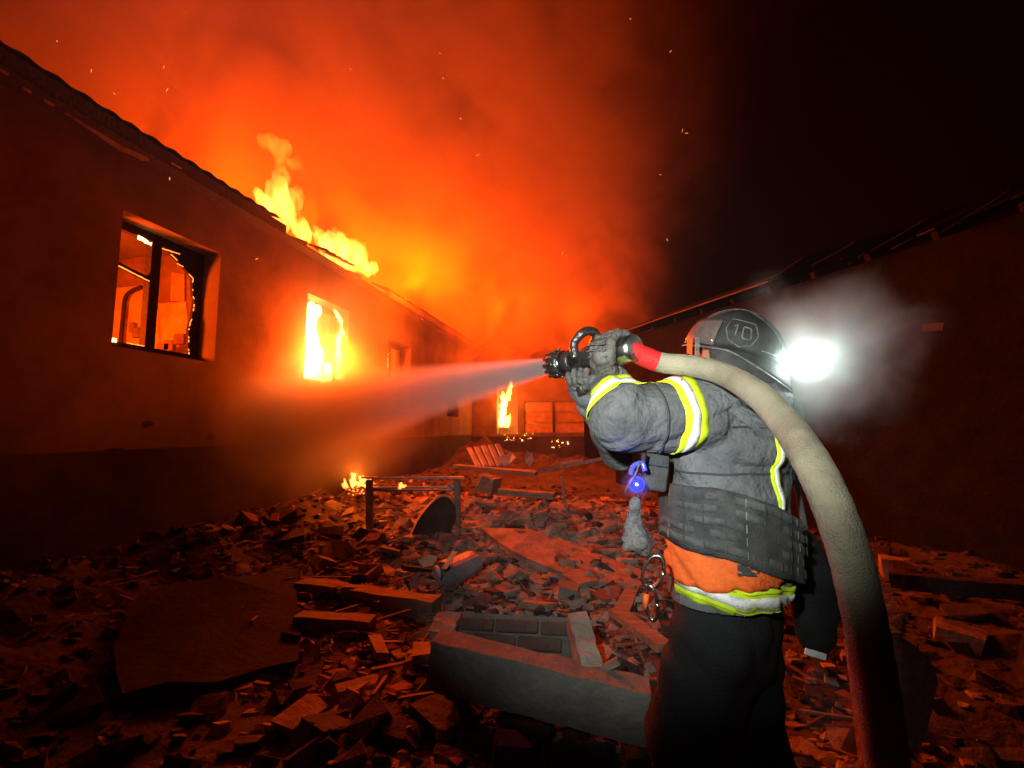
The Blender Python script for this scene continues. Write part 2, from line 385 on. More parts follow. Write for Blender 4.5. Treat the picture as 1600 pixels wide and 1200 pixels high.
# ------------------------------------------------------------------ dark shed on the right
def cam_h(r, f):   # horizontal camera offsets -> world xy
    return V((math.cos(YAW)*r-math.sin(YAW)*f, math.sin(YAW)*r+math.cos(YAW)*f, 0))
A = cam_h(2.75, 12.4); B = cam_h(7.1, 0.7)
shed = empty('dark_shed', tuple(A)); tag(shed, 'dark brick shed with a wrecked slate roof on the right of the yard', 'shed')
Sh = lambda o: under(o, shed)
du = (B-A).normalized(); L_ = (B-A).length; dn = V((du.y, -du.x, 0))   # dn points away from the yard
if dn.dot(V((1, 0, 0))) < 0: dn = -dn
def sh(u, n, z): return A + du*u + dn*n + V((0, 0, z))
def shed_box(name, u0, u1, n0, n1, z0, z1, m, bevel=0, parent=None):
    b = MB(); b.add([sh(u, n, z) for u in (u0, u1) for n in (n0, n1) for z in (z0, z1)], [(0, 1, 3, 2), (4, 6, 7, 5), (0, 4, 5, 1), (2, 3, 7, 6), (0, 2, 6, 4), (1, 5, 7, 3)])
    return Sh(b.build(name, m, bevel=bevel))
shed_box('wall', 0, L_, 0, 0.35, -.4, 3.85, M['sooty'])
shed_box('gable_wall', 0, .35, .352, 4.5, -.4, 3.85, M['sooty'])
shed_box('eave_beam', -.25, 5.2, -0.38, -.365, 3.90, 3.922, M['plaster_dark'])  # pale strip, the light on the roof edge put into its colour
for k in range(16):
    u = 0.1+k*0.8; b = MB(); tip = sh(u, 0.0, 3.9); b.bar(tip, sh(u+random.uniform(-.1, .1), 2.6, 5.0), .07, .11); Sh(b.build('rafter', M['char']))
# intact slates on the far end, slipped and broken ones nearer
def quad_sheet(u0, u1, n0, n1, z0, z1, name, m, dz=0, sk_=0):
    b = MB(); P = [sh(u0, n0, z0), sh(u1, n0, z0+dz), sh(u1+sk_, n1, z1+dz), sh(u0+sk_, n1, z1)]
    b.add(P+[p-V((0, 0, .015)) for p in P], [(0, 1, 2, 3), (7, 6, 5, 4), (0, 4, 5, 1), (1, 5, 6, 2), (2, 6, 7, 3), (3, 7, 4, 0)]); return Sh(b.build(name, m))
random.seed(31)
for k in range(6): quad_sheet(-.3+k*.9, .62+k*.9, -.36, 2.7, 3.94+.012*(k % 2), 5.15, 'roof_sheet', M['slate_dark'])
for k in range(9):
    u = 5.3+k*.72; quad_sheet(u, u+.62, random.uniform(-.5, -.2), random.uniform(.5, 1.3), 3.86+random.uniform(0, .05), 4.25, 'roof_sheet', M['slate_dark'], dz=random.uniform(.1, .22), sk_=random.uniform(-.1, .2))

# splintered lath ends standing above the wrecked roof, and a pale stone in the wall
random.seed(8)
for k, (xa, ya, xb, yb) in enumerate(((1193, 452, 1204, 441), (1250, 439, 1271, 424), (1300, 420, 1316, 403), (1325, 413, 1353, 394), (1353, 402, 1390, 381), (1392, 390, 1428, 371), (1432, 369, 1460, 358))):
    d_ = 9.6-.62*k; b = MB(); b.bar(at(xa, ya, d_), at(xb, yb, d_-.12), .035, .02, nseg=3, wob=.3); Sh(b.build('broken_lath', M['wood']))
def on_shed(px, py):
    o, d = ray(px, py); t = (A-o).dot(dn)/d.dot(dn); return o+d*t
P = [on_shed(*q) for q in ((1441, 506), (1476, 504), (1475, 516), (1443, 518))]
b = MB(); b.add([p-dn*.02 for p in P]+[p+dn*.02 for p in P], [(0, 1, 2, 3), (7, 6, 5, 4), (0, 4, 5, 1), (1, 5, 6, 2), (2, 6, 7, 3), (3, 7, 4, 0)]); Sh(b.build('pale_stone', M['rubble_dark']))

rg5 = random.Random(6)
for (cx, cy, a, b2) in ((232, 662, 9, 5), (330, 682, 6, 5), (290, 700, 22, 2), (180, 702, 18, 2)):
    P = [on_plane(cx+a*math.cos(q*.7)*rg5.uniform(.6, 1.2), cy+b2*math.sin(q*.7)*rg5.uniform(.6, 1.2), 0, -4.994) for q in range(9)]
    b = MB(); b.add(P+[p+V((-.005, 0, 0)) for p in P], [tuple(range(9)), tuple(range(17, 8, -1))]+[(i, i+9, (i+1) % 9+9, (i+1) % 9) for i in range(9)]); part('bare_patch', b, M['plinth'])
# ------------------------------------------------------------------ smooth-union mesher (surface nets)
def sdf_mesh(prims, vox, blend=0.03, disp=None, pad=None):
    """prims: (a, b, ra, rb[, flat_axis, k]) round cones; returns verts, faces of their smooth union"""
    A_ = np.array([[*p[0]] for p in prims], float); B_ = np.array([[*p[1]] for p in prims], float)
    rr = np.array([[p[2], p[3]] for p in prims], float); pad = pad or (blend+vox*3)
    lo = np.minimum(A_-rr.max(1)[:, None], B_-rr.max(1)[:, None]).min(0)-pad
    hi = np.maximum(A_+rr.max(1)[:, None], B_+rr.max(1)[:, None]).max(0)+pad
    n = np.ceil((hi-lo)/vox).astype(int)+1
    gx, gy, gz = [(lo[i]+np.arange(n[i])*vox).astype(np.float32) for i in range(3)]
    X, Y, Z = np.meshgrid(gx, gy, gz, indexing='ij')
    F = np.full(X.shape, 9.0, np.float32)
    for i, p in enumerate(prims):
        a, b = A_[i], B_[i]; d = b-a; L2 = max(float(d@d), 1e-9)
        px, py, pz = X-a[0], Y-a[1], Z-a[2]
        t = np.clip((px*d[0]+py*d[1]+pz*d[2])/L2, 0, 1)
        qx, qy, qz = px-t*d[0], py-t*d[1], pz-t*d[2]
        rad = rr[i, 0]+(rr[i, 1]-rr[i, 0])*t
        if len(p) > 4:
            ax = np.array(p[4], float); ax /= np.linalg.norm(ax); k = p[5]
            c = qx*ax[0]+qy*ax[1]+qz*ax[2]
            q2 = qx*qx+qy*qy+qz*qz - c*c + (c*k)**2
            f = (np.sqrt(q2)-rad)/ (1+(k-1)*np.clip(np.abs(c)*k/np.sqrt(q2+1e-9), 0, 1))
        else: f = np.sqrt(qx*qx+qy*qy+qz*qz)-rad
        h = np.clip(0.5+0.5*(F-f)/blend, 0, 1)
        F = F+(f-F)*h-blend*h*(1-h)
    if disp is not None: F = F+disp(X, Y, Z).astype(np.float32)
    s = F < 0
    c = [s[i:s.shape[0]-1+i, j:s.shape[1]-1+j, k:s.shape[2]-1+k] for i in (0, 1) for j in (0, 1) for k in (0, 1)]
    tot = sum(x.astype(np.int8) for x in c); mask = (tot > 0) & (tot < 8)
    idx = np.full(mask.shape, -1, np.int64); cells = np.argwhere(mask); idx[mask] = np.arange(len(cells))
    P = np.zeros((len(cells), 3)); cnt = np.zeros(len(cells))
    cor = [(i, j, k) for i in (0, 1) for j in (0, 1) for k in (0, 1)]
    val = {q: F[cells[:, 0]+q[0], cells[:, 1]+q[1], cells[:, 2]+q[2]] for q in cor}
    for q in cor:
        for ax in range(3):
            if q[ax] == 0:
                r_ = list(q); r_[ax] = 1; r_ = tuple(r_); v0, v1 = val[q], val[r_]
                cr = (v0 < 0) != (v1 < 0); t = np.where(cr, v0/(v0-v1+1e-12), 0)
                pt = np.tile(np.array(q, float), (len(cells), 1)); pt[:, ax] = t
                P[cr] += pt[cr]; cnt[cr] += 1
    P = (cells+P/cnt[:, None])*vox+lo
    faces = []
    for ax in range(3):
        sl0 = [slice(1, -1)]*3; sl1 = [slice(1, -1)]*3; sl0[ax] = slice(0, -1); sl1[ax] = slice(1, None)
        e = s[tuple(sl0)] != s[tuple(sl1)]; q = np.argwhere(e)
        off = np.ones(3, int); off[ax] = 0; q = q+off
        ins = s[q[:, 0], q[:, 1], q[:, 2]]
        u = (ax+1) % 3; w = (ax+2) % 3
        def cell(du, dw):
            r_ = q.copy(); r_[:, u] -= du; r_[:, w] -= dw; return idx[r_[:, 0], r_[:, 1], r_[:, 2]]
        Q = np.stack([cell(1, 1), cell(0, 1), cell(0, 0), cell(1, 0)], 1)
        Q[~ins] = Q[~ins][:, ::-1]; faces.append(Q)
    Fa = np.concatenate(faces); Fa = Fa[(Fa >= 0).all(1)]
    return P, Fa
def np_obj(name, P, Fa, m, parent=None, smooth=True, relax=0):
    if relax:
        E = np.concatenate([Fa[:, [0, 1]], Fa[:, [1, 2]], Fa[:, [2, 3]], Fa[:, [3, 0]]])
        for _ in range(relax):
            acc = np.zeros_like(P); cn = np.zeros(len(P)); np.add.at(acc, E[:, 0], P[E[:, 1]]); np.add.at(acc, E[:, 1], P[E[:, 0]])
            np.add.at(cn, E[:, 0], 1); np.add.at(cn, E[:, 1], 1); P = P*0.4+acc/cn[:, None]*0.6
    me = bpy.data.meshes.new(name); me.vertices.add(len(P)); me.vertices.foreach_set('co', P.ravel())
    me.loops.add(Fa.size); me.loops.foreach_set('vertex_index', Fa.ravel().astype(np.int32))
    me.polygons.add(len(Fa)); me.polygons.foreach_set('loop_start', np.arange(len(Fa), dtype=np.int32)*4)
    me.update(calc_edges=True); me.validate()
    if smooth: me.polygons.foreach_set('use_smooth', np.ones(len(me.polygons), bool))
    me.materials.append(m)
    o = bpy.data.objects.new(name, me); C.objects.link(o)
    if parent: o.parent = parent
    return o

# ------------------------------------------------------------------ flames
def flame_mat(name, col, strength, nscale=3.0, lo=0.25, hi=0.6, zs=0.5, mn=0.04, grad=None):
    m, n = nodes(name); L = n.links.new
    tc = N(n, 'ShaderNodeTexCoord'); mp = N(n, 'ShaderNodeMapping'); mp.inputs['Scale'].default_value = (1, 1, zs)
    nz = N(n, 'ShaderNodeTexNoise'); nz.inputs['Scale'].default_value = nscale; nz.inputs['Detail'].default_value = 3; nz.inputs['Distortion'].default_value = 1.2
    mr = N(n, 'ShaderNodeMapRange'); mr.inputs['From Min'].default_value = lo; mr.inputs['From Max'].default_value = hi
    mr.inputs['To Min'].default_value = strength*mn; mr.inputs['To Max'].default_value = strength
    e = N(n, 'ShaderNodeEmission'); e.inputs[0].default_value = (*col, 1); o = N(n, 'ShaderNodeOutputMaterial')
    L(tc.outputs['Object'], mp.inputs[0]); L(mp.outputs[0], nz.inputs['Vector']); L(nz.outputs['Fac'], mr.inputs['Value']); 
    if grad:
        sz = N(n, 'ShaderNodeSeparateXYZ'); L(tc.outputs['Object'], sz.inputs[0]); g2 = N(n, 'ShaderNodeMapRange'); L(sz.outputs['Z'], g2.inputs[0])
        for i_, q_ in enumerate(grad): g2.inputs[i_+1].default_value = q_
        mm = N(n, 'ShaderNodeMath', operation='MULTIPLY'); L(mr.outputs[0], mm.inputs[0]); L(g2.outputs[0], mm.inputs[1]); L(mm.outputs[0], e.inputs[1])
    else: L(mr.outputs[0], e.inputs[1])
    L(e.outputs[0], o.inputs['Volume']); return m
FL = flame_mat('fire', (1.0, 0.30, 0.035), 17, 5.5, .38, .74, .30, .0, (-.1, .9, 1.7, .45))
FLH = flame_mat('hot_fire', (1.0, 0.45, 0.10), 110, 3, .2, .5)
FLS = flame_mat('small_fire', (1.0, 0.36, 0.05), 110, 9)
FLW = flame_mat('soft_fire', (1.0, 0.28, 0.02), 6, 5.0, .36, .66, .5, 0)
def tongue(base, top, r, lean=0.25, n=6, seed=0):
    rg = random.Random(seed); base = V(base); top = V(top); L_ = (top-base).length; out = []; pts = []
    for i in range(n+1):
        t = i/n; pts.append((base.lerp(top, t)+V((rg.uniform(-1, 1), rg.uniform(-1, 1), 0))*L_*lean*0.3*t, r*(0.62+0.9*t)*(1-t)**0.75+0.004 if t > .15 else r*(.8+t)))
    return [(pts[i][0], pts[i+1][0], pts[i][1], pts[i+1][1]) for i in range(n)]
def flame(name, label, tongues, m, vox=0.04, group=None, amp=0.05, fr=9, grow=1.0):
    pr = []
    for k, t in enumerate(tongues): pr += tongue(*t, seed=hash(name) % 7+k*13+int(t[2]*1000))
    ctr = V(tongues[0][0])
    def dsp(X, Y, Z): return amp*(np.sin(X*fr+Z*fr*.7)*np.sin(Y*fr*1.1-Z*fr*.9+1)+0.5*np.sin(X*fr*2.3+Y*fr*2.1+Z*fr*1.3))
    pr = [(a_, b_, r1*grow, r2*grow) for a_, b_, r1, r2 in pr]
    P, Fa = sdf_mesh(pr, vox, blend=vox*1.5, disp=dsp)
    P = P-np.array(ctr)
    o = np_obj(name, P, Fa, m, relax=1); o.location = ctr
    return tag(o, label, 'flame', group)
def rp(px, py, X): return on_plane(px, py, 0, X)
flame('roof_flame', 'tall yellow flame bursting through the roof above the second window\'s left', [
    (rp(428, 332, -5.0), rp(440, 270, -5.4), .17), (rp(412, 318, -5.0), rp(405, 292, -5.4), .10), (rp(447, 345, -5.0), rp(462, 285, -5.4), .12), (rp(465, 362, -5.), rp(468, 335, -5.3), .09),
    (rp(478, 372, -5.), rp(484, 358, -5.3), .08)], FL, .035, 'flames along the eave of the house', grow=1.7)
flame('roof_flame', 'broad bright flame on the eave above and right of the second window', [
    (rp(525, 398, -5.0), rp(520, 358, -5.5), .16), (rp(500, 384, -5.0), rp(494, 354, -5.5), .07), (rp(545, 408, -5.0), rp(548, 375, -5.5), .18), (rp(563, 416, -5.0), rp(569, 378, -5.5), .11),
    (rp(512, 392, -5.), rp(508, 366, -5.4), .10), (rp(574, 424, -5.), rp(588, 412, -5.4), .10)], FL, .035, 'flames along the eave of the house', grow=1.7)
flame('flame_wisp', 'detached orange wisp of fire floating above the left roof flame', [(rp(436, 262, -5.4), rp(440, 243, -5.4), .07), (rp(462, 262, -5.4), rp(464, 238, -5.4), .07)], FLW, .03, grow=1.5)
flame('flame_wisp', 'faint topmost puff of burning gas high above the roof flames', [(rp(432, 232, -5.4), rp(418, 214, -5.4), .16), (rp(445, 240, -5.4), rp(440, 222, -5.4), .1)], FLW, .04, grow=1.5)
def wp(y, z, x=-5.5): return V((x, y, z))
flame('window_flame', 'white-hot flame filling the left half of the second window', [
    (rp(480, 596, -5.12), rp(484, 468, -5.12), .17), (rp(492, 596, -5.12), rp(493, 520, -5.12), .15), (rp(480, 530, -5.12), rp(484, 462, -5.12), .12), (rp(486, 500, -5.12), rp(500, 478, -5.12), .09),
    (rp(528, 588, -5.16), rp(527, 484, -5.16), .075), (rp(510, 594, -5.14), rp(515, 566, -5.14), .10)], FLH, .03, amp=.03, grow=1.2)
flame('door_flame', 'ragged yellow flame standing in the doorway of the rear wing', [
    (V((-4.0, 17.0, 1.7)), V((-3.95, 17.0, 3.0)), .17), (V((-3.85, 17., 1.6)), V((-3.7, 17.0, 2.1)), .12), (V((-3.72, 16.95, 2.6)), V((-3.6, 16.9, 3.45)), .10), (V((-3.95, 16.9, 2.)), V((-3.8, 16.9, 2.9)), .14)], FLS, .035, amp=.05, fr=14)
def gp(px, py, z): p = at(px, py, z); return p
flame('ground_flame', 'small fire licking the debris at the foot of the wall, left of the bedstead', [
    (gp(552, 757, 6.6), gp(549, 738, 6.6), .045), (gp(563, 757, 6.5), gp(568, 742, 6.5), .05), (gp(541, 761, 6.6), gp(538, 750, 6.6), .03), (gp(570, 760, 6.4), gp(577, 750, 6.4), .025)], FLS, .014, amp=.022, fr=34)
flame('ground_flame', 'tiny flame flickering just behind the top rails of the bedstead', [
    (gp(624, 762, 5.2), gp(627, 754, 5.2), .022), (gp(630, 762, 5.2), gp(634, 757, 5.2), .016)], FLS, .008, amp=.008, fr=60)

# ------------------------------------------------------------------ light given off by the fire
K = 1.0
for (x, y, z, p, r) in ((-6.2, 6.2, 5.5, 550, .5), (-6.4, 8.8, 5.5, 950, .5), (-7.4, 7.4, 7.0, 650, .9), (-6.2, 10.8, 6.3, 1700, .8), (-5.2, 12.8, 6.6, 2600, .8), (-3.6, 16.0, 5.9, 2600, .9), (-1.4, 18.2, 6.2, 1300, .7)):
    lamp('roof_fire_light', 'POINT', (x, y, z), p*.78*K, FIRE, r)
lamp('eave_fire_light', 'POINT', (-4.5, 10.0, 5.0), 1700*K, FIRE, .3)
lamp('window_fire_light', 'POINT', (-4.58, 7.0, 2.75), 820*K, (1, .075, .002), .25)
lamp('room_fire_light', 'POINT', (-6.3, 3.4, 2.75), 800*K, FIRE, .25)
lamp('room_fire_light', 'POINT', (-6.6, 7.4, 3.0), 220*K, FIRE, .3)
lamp('room_fire_light', 'POINT', (-6.3, 10.2, 2.9), 520*K, FIRE, .3)
lamp('doorway_fire_light', 'POINT', (-3.7, 16.3, 2.6), 110*K, (1, .12, .006), .3)
lamp('ground_fire_light', 'POINT', tuple(gp(556, 744, 6.4)), 18, (1, .14, .01), .06)

# ------------------------------------------------------------------ smoke, mist, haze
def box_obj(name, lo, hi, m):
    c = [(a+b)/2 for a, b in zip(lo, hi)]; o = MB().box((0, 0, 0), [b-a for a, b in zip(lo, hi)]).build(name, m); o.location = c; return o
def smoke_mat(name):
    m, n = nodes(name); L = n.links.new
    g = N(n, 'ShaderNodeNewGeometry'); sx = N(n, 'ShaderNodeSeparateXYZ'); L(g.outputs['Position'], sx.inputs[0])
    n1 = N(n, 'ShaderNodeTexNoise'); n1.inputs['Scale'].default_value = 0.42; n1.inputs['Detail'].default_value = 6; n1.inputs['Roughness'].default_value = .6; n1.inputs['Distortion'].default_value = .9
    L(g.outputs['Position'], n1.inputs['Vector'])
    def ma(op, a, b=None, c=None):
        x = N(n, 'ShaderNodeMath', operation=op)
        for i, q in enumerate((a, b, c)):
            if q is None: continue
            if isinstance(q, (int, float)): x.inputs[i].default_value = q
            else: L(q, x.inputs[i])
        return x.outputs[0]
    def rng(v, a, b, c=0., d=1.):
        x = N(n, 'ShaderNodeMapRange', interpolation_type='SMOOTHSTEP'); L(v, x.inputs[0])
        for i, q in enumerate((a, b, c, d)): x.inputs[i+1].default_value = q
        return x.outputs[0]
    # the plume thins out to the right; its edge billows
    xe = ma('ADD', sx.outputs['X'], ma('MULTIPLY', ma('SUBTRACT', n1.outputs['Fac'], .5), 9.0))
    xe = ma('ADD', xe, ma('MULTIPLY', sx.outputs['Z'], .12))
    fx_ = rng(xe, .6, 2.6, 1.0, 0.0)
    ze = ma('ADD', sx.outputs['Z'], ma('MULTIPLY', ma('MAXIMUM', ma('SUBTRACT', sx.outputs['Y'], 9.5), 0.0), .38))
    fz = rng(ze, 3.6, 6.2, .0, 1.0)
    ft = rng(sx.outputs['Z'], 9, 15, 1.0, .35)
    fn = rng(n1.outputs['Fac'], .42, .56, .03, 1.3)
    fy = rng(sx.outputs['Y'], 2.6, 6.0, .15, 1.0)
    d = ma('MULTIPLY', ma('MULTIPLY', ma('MULTIPLY', fx_, fz), ma('MULTIPLY', ft, fn)), ma('MULTIPLY', fy, 0.26))
    v = N(n, 'ShaderNodeVolumePrincipled'); v.inputs['Color'].default_value = (.80, .60, .28, 1); v.inputs['Anisotropy'].default_value = 0.1
    L(d, v.inputs['Density'])
    o = N(n, 'ShaderNodeOutputMaterial'); L(v.outputs[0], o.inputs['Volume']); return m
tag(box_obj('smoke', (-12, 2.2, 1.6), (3.2, 19.5, 15), smoke_mat('fire_smoke')), 'thick orange-lit smoke rolling off the burning roof', None, None, 'stuff')
hz, hn = nodes('haze'); hv = N(hn, 'ShaderNodeVolumePrincipled'); hv.inputs['Density'].default_value = .0011; hv.inputs['Color'].default_value = (.8, .8, .8, 1)
hn.links.new(hv.outputs[0], N(hn, 'ShaderNodeOutputMaterial').inputs['Volume'])
tag(box_obj('haze', (-14, -7, -1.6), (12, 22, 16), hz), 'thin smoky air over the yard', None, None, 'stuff')
# water spray: from the nozzle to the wall, then a cloud of mist
NOZ = at(861, 571, 1.80); HIT = on_plane(405, 668, 0, -4.85)
def two_lobe(n, d, share=.5, gf=.8, col=(1, 1, 1, 1)):
    '''water droplets: a strong forward lobe and a broad one'''
    ad = N(n, 'ShaderNodeAddShader')
    for i, (k, g) in enumerate(((share, gf), (1-share, -.05))):
        m_ = N(n, 'ShaderNodeMath', operation='MULTIPLY'); n.links.new(d, m_.inputs[0]); m_.inputs[1].default_value = k
        v = N(n, 'ShaderNodeVolumeScatter'); v.inputs['Color'].default_value = col; v.inputs['Anisotropy'].default_value = g; n.links.new(m_.outputs[0], v.inputs['Density']); n.links.new(v.outputs[0], ad.inputs[i])
    return ad
def spray_mat():
    m, n = nodes('water_spray'); L = n.links.new
    tc = N(n, 'ShaderNodeTexCoord'); sx = N(n, 'ShaderNodeSeparateXYZ'); L(tc.outputs['Object'], sx.inputs[0])
    def ma(op, a, b=None):
        x = N(n, 'ShaderNodeMath', operation=op)
        for i, q in enumerate((a, b)):
            if q is None: continue
            if isinstance(q, (int, float)): x.inputs[i].default_value = q
            else: L(q, x.inputs[i])
        return x.outputs[0]
    z = sx.outputs['Z']; rad = ma('ADD', ma('MULTIPLY', z, SLOPE), R0)
    r = ma('SQRT', ma('ADD', ma('MULTIPLY', sx.outputs['X'], sx.outputs['X']), ma('MULTIPLY', sx.outputs['Y'], sx.outputs['Y'])))
    q = ma('DIVIDE', r, rad)
    mr = N(n, 'ShaderNodeMapRange', interpolation_type='SMOOTHSTEP'); L(q, mr.inputs[0]); mr.inputs[1].default_value = .35; mr.inputs[2].default_value = 1.0; mr.inputs[3].default_value = 1; mr.inputs[4].default_value = 0
    mp = N(n, 'ShaderNodeMapping'); mp.inputs['Scale'].default_value = (1, 1, .25); L(tc.outputs['Object'], mp.inputs[0])
    nz = N(n, 'ShaderNodeTexNoise'); nz.inputs['Scale'].default_value = 5; nz.inputs['Detail'].default_value = 4; L(mp.outputs[0], nz.inputs['Vector'])
    d = ma('MULTIPLY', ma('MULTIPLY', mr.outputs[0], ma('ADD', ma('DIVIDE', .52, rad), ma('DIVIDE', .08, ma('MULTIPLY', rad, rad)))), ma('ADD', ma('MULTIPLY', nz.outputs['Fac'], 1.0), .5))
    v = two_lobe(n, d)
    L(v.outputs[0], N(n, 'ShaderNodeOutputMaterial').inputs['Volume']); return m
LEN = (HIT-NOZ).length; R0 = .035; SLOPE = (0.85-R0)/LEN
pts = []; rad = []
for i in range(9): t = i/8; pts.append((0, 0, LEN*t)); rad.append(R0+SLOPE*LEN*t)
sp = MB().tube(pts, rad, 24).build('water_spray', spray_mat()); sp.data.materials[0].cycles.volume_step_rate = .1; sp.location = NOZ; sp.rotation_euler = (HIT-NOZ).to_track_quat('Z', 'Y').to_euler()
tag(sp, 'cone of water spray shooting from the hose nozzle to the burning wall', 'water jet', None, 'stuff')
def mist(name, label, c, r3, dens, sc=1.2, col=(.98, .98, .98), rg=(-.35, .45), lobe=.6):
    m, n = nodes(name); L = n.links.new
    tc = N(n, 'ShaderNodeTexCoord'); ln = N(n, 'ShaderNodeVectorMath', operation='LENGTH')
    nz = N(n, 'ShaderNodeTexNoise'); nz.inputs['Scale'].default_value = sc; nz.inputs['Detail'].default_value = 5; nz.inputs['Distortion'].default_value = .5
    L(tc.outputs['Object'], nz.inputs['Vector'])
    L(tc.outputs['Object'], ln.inputs[0])
    ad = N(n, 'ShaderNodeMath', operation='MULTIPLY_ADD'); L(nz.outputs['Fac'], ad.inputs[0]); ad.inputs[1].default_value = -.9; L(ln.outputs['Value'], ad.inputs[2])
    mr = N(n, 'ShaderNodeMapRange', interpolation_type='SMOOTHSTEP'); L(ad.outputs[0], mr.inputs[0]); mr.inputs[1].default_value = rg[0]; mr.inputs[2].default_value = rg[1]; mr.inputs[3].default_value = dens; mr.inputs[4].default_value = 0
    v = two_lobe(n, mr.outputs[0], lobe, .75, (*col, 1))
    L(v.outputs[0], N(n, 'ShaderNodeOutputMaterial').inputs['Volume']); m.cycles.volume_step_rate = .6
    bm = bmesh.new(); bmesh.ops.create_icosphere(bm, subdivisions=3, radius=1.0); me = bpy.data.meshes.new(name); bm.to_mesh(me); bm.free(); me.materials.append(m)
    o = bpy.data.objects.new(name, me); C.objects.link(o); o.location = c; o.scale = r3
    return tag(o, label, None, None, 'stuff')
mist('water_mist', 'glowing mist where the water hits the burning wall under the second window', at(505, 652, 6.7), (2.0, 2.0, 1.4), 1.1)
mist('window_smoke', 'smoke pouring from the second window and up the wall', (-4.6, 7.4, 3.1), (1.3, 2.6, 2.3), .34, col=(.8, .78, .75))

# ------------------------------------------------------------------ lamps carried by the crew
tl = lamp('photographer_torch', 'SPOT', (-0.20, -0.05, 1.74), 300, (.94, 1.0, .92), .03, spot_size=R(70), spot_blend=1.0)
aim(tl, at(930, 605, 1.7))
# ------------------------------------------------------------------ firefighter
rh = V((math.cos(YAW), math.sin(YAW), 0)); fh = V((-math.sin(YAW), math.cos(YAW), 0)); UP = V((0, 0, 1))
FD = (rh*-.75+fh*.66).normalized(); LD = V((-FD.y, FD.x, 0))
def fabric(name, col, col2, sc=14, bump=.25, rough=.9, dirt=0.0):
    return mat(name, col, col2, sc, rough, bump, 160, ctr=(.3, .7), spec=.2)
M.update(
    jacket=mat('turnout_cloth', (0.140, 0.145, 0.150), (0.050, 0.052, 0.058), 5.5, 0.88, .7, 45, ctr=(.32, .62), spec=.25),
    trouser=mat('trouser_cloth', (0.014, 0.016, 0.017), (0.007, 0.008, 0.008), 7, .85, .35, 120, spec=.25),
    lime=mat('lime_reflective', (0.74, 0.92, 0.03), (0.52, 0.70, 0.02), 30, .55, .1, 200, spec=.3),
    silver=mat('silver_reflective', (0.80, 0.82, 0.80), (0.50, 0.52, 0.50), 40, .5, .2, 220, ctr=(.35, .5)),
    glove=mat('leather_glove', (0.15, 0.14, 0.125), (0.045, 0.042, 0.04), 26, .7, .7, 70),
    nylon=mat('black_nylon', (0.095, 0.095, 0.094), (0.035, 0.035, 0.036), 12, .8, .6, 260, spec=.3),
    webbing=mat('grey_webbing', (0.125, 0.125, 0.122), (0.055, 0.055, 0.054), 22, .8, .5, 300, spec=.3),
    orange=mat('orange_cloth', (0.90, 0.15, 0.012), (0.62, 0.09, 0.01), 9, .8, .3, 60),
    helmet=mat('scuffed_helmet', (0.050, 0.050, 0.050), (0.014, 0.014, 0.014), 9, .7, .15, 60, ctr=(.4, .75)),
    helm_line=mat('worn_helmet_edge', (0.24, 0.23, 0.21), (0.045, 0.045, 0.042), 30, .5, .2, 60),
    skin=mat('skin', (0.42, 0.24, 0.17), (0.36, 0.19, 0.13), 20, .55, .1, 80),
    hose=mat('canvas_hose', (0.34, 0.30, 0.21), (0.15, 0.13, 0.09), 7, .9, .5, 260, ctr=(.28, .6)),
    hosered=mat('red_hose_sleeve', (0.75, 0.02, 0.02), (0.55, 0.012, 0.012), 16, .6, .3, 120),
    nozzle=mat('black_cast_nozzle', (0.035, 0.028, 0.026), (0.015, 0.012, 0.012), 30, .28, .3, 90, spec=.7),
    chrome=mat('worn_steel', (0.60, 0.58, 0.55), (0.30, 0.28, 0.26), 40, .28, .1, 60, metal=1.0),
    plastic=mat('clear_plastic', (0.55, 0.55, 0.62), (0.35, 0.35, 0.42), 20, .25, .2, 40),
)
foot = at(1140, 985, 1.66); foot = V((foot.x, foot.y, gh(foot.x, foot.y)))
man = empty('person', foot)
tag(man, 'firefighter in grey jacket with lime reflective bands, seen from behind, aiming the hose', 'person')
Mn = lambda o: under(o, man)
def wrinkle(amp, seed=0):
    ph = seed*1.7
    def f(X, Y, Z):
        a = X*9+Y*6+Z*15+ph; b = Y*13-Z*11+X*4+ph*2
        return amp*(np.sin(a+1.6*np.sin(b*.7))*np.sin(b+1.2*np.sin(a*.6)) + .55*np.sin(a*2.3+b*1.1)*np.sin(b*1.9-a*.4))
    return f
def folds(amp, seed=0):
    def f(X, Y, Z):
        w = 1.3*np.sin(X*7+seed)+1.1*np.sin(Y*8-Z*5+seed*2)+.8*np.sin(Z*13+X*9)
        a = np.abs(np.sin((Z*.8+X*.5-Y*.4)*22+w*1.3)); b = np.abs(np.sin((X*.9+Y*.5+Z*.3)*17-w*1.1+1))
        m = .5+.5*np.sin(X*5.3+Y*4.1+Z*6.7+seed)
        return amp*((1-a)**2.5*m+(1-b)**2.5*(1-m)*.9)
    return f
Lsh, Lel, Lwr = at(1082, 648, 1.56), at(972, 656, 1.50), at(951, 596, 1.58)
Rsh, Rel, Rwr = at(1196, 652, 1.84), at(972, 694, 1.92), at(916, 606, 1.72)
T0, T1, T2 = at(1135, 905, 1.66), at(1140, 700, 1.70), at(1148, 622, 1.73)
zhem = at(1130, 948, 1.5).z
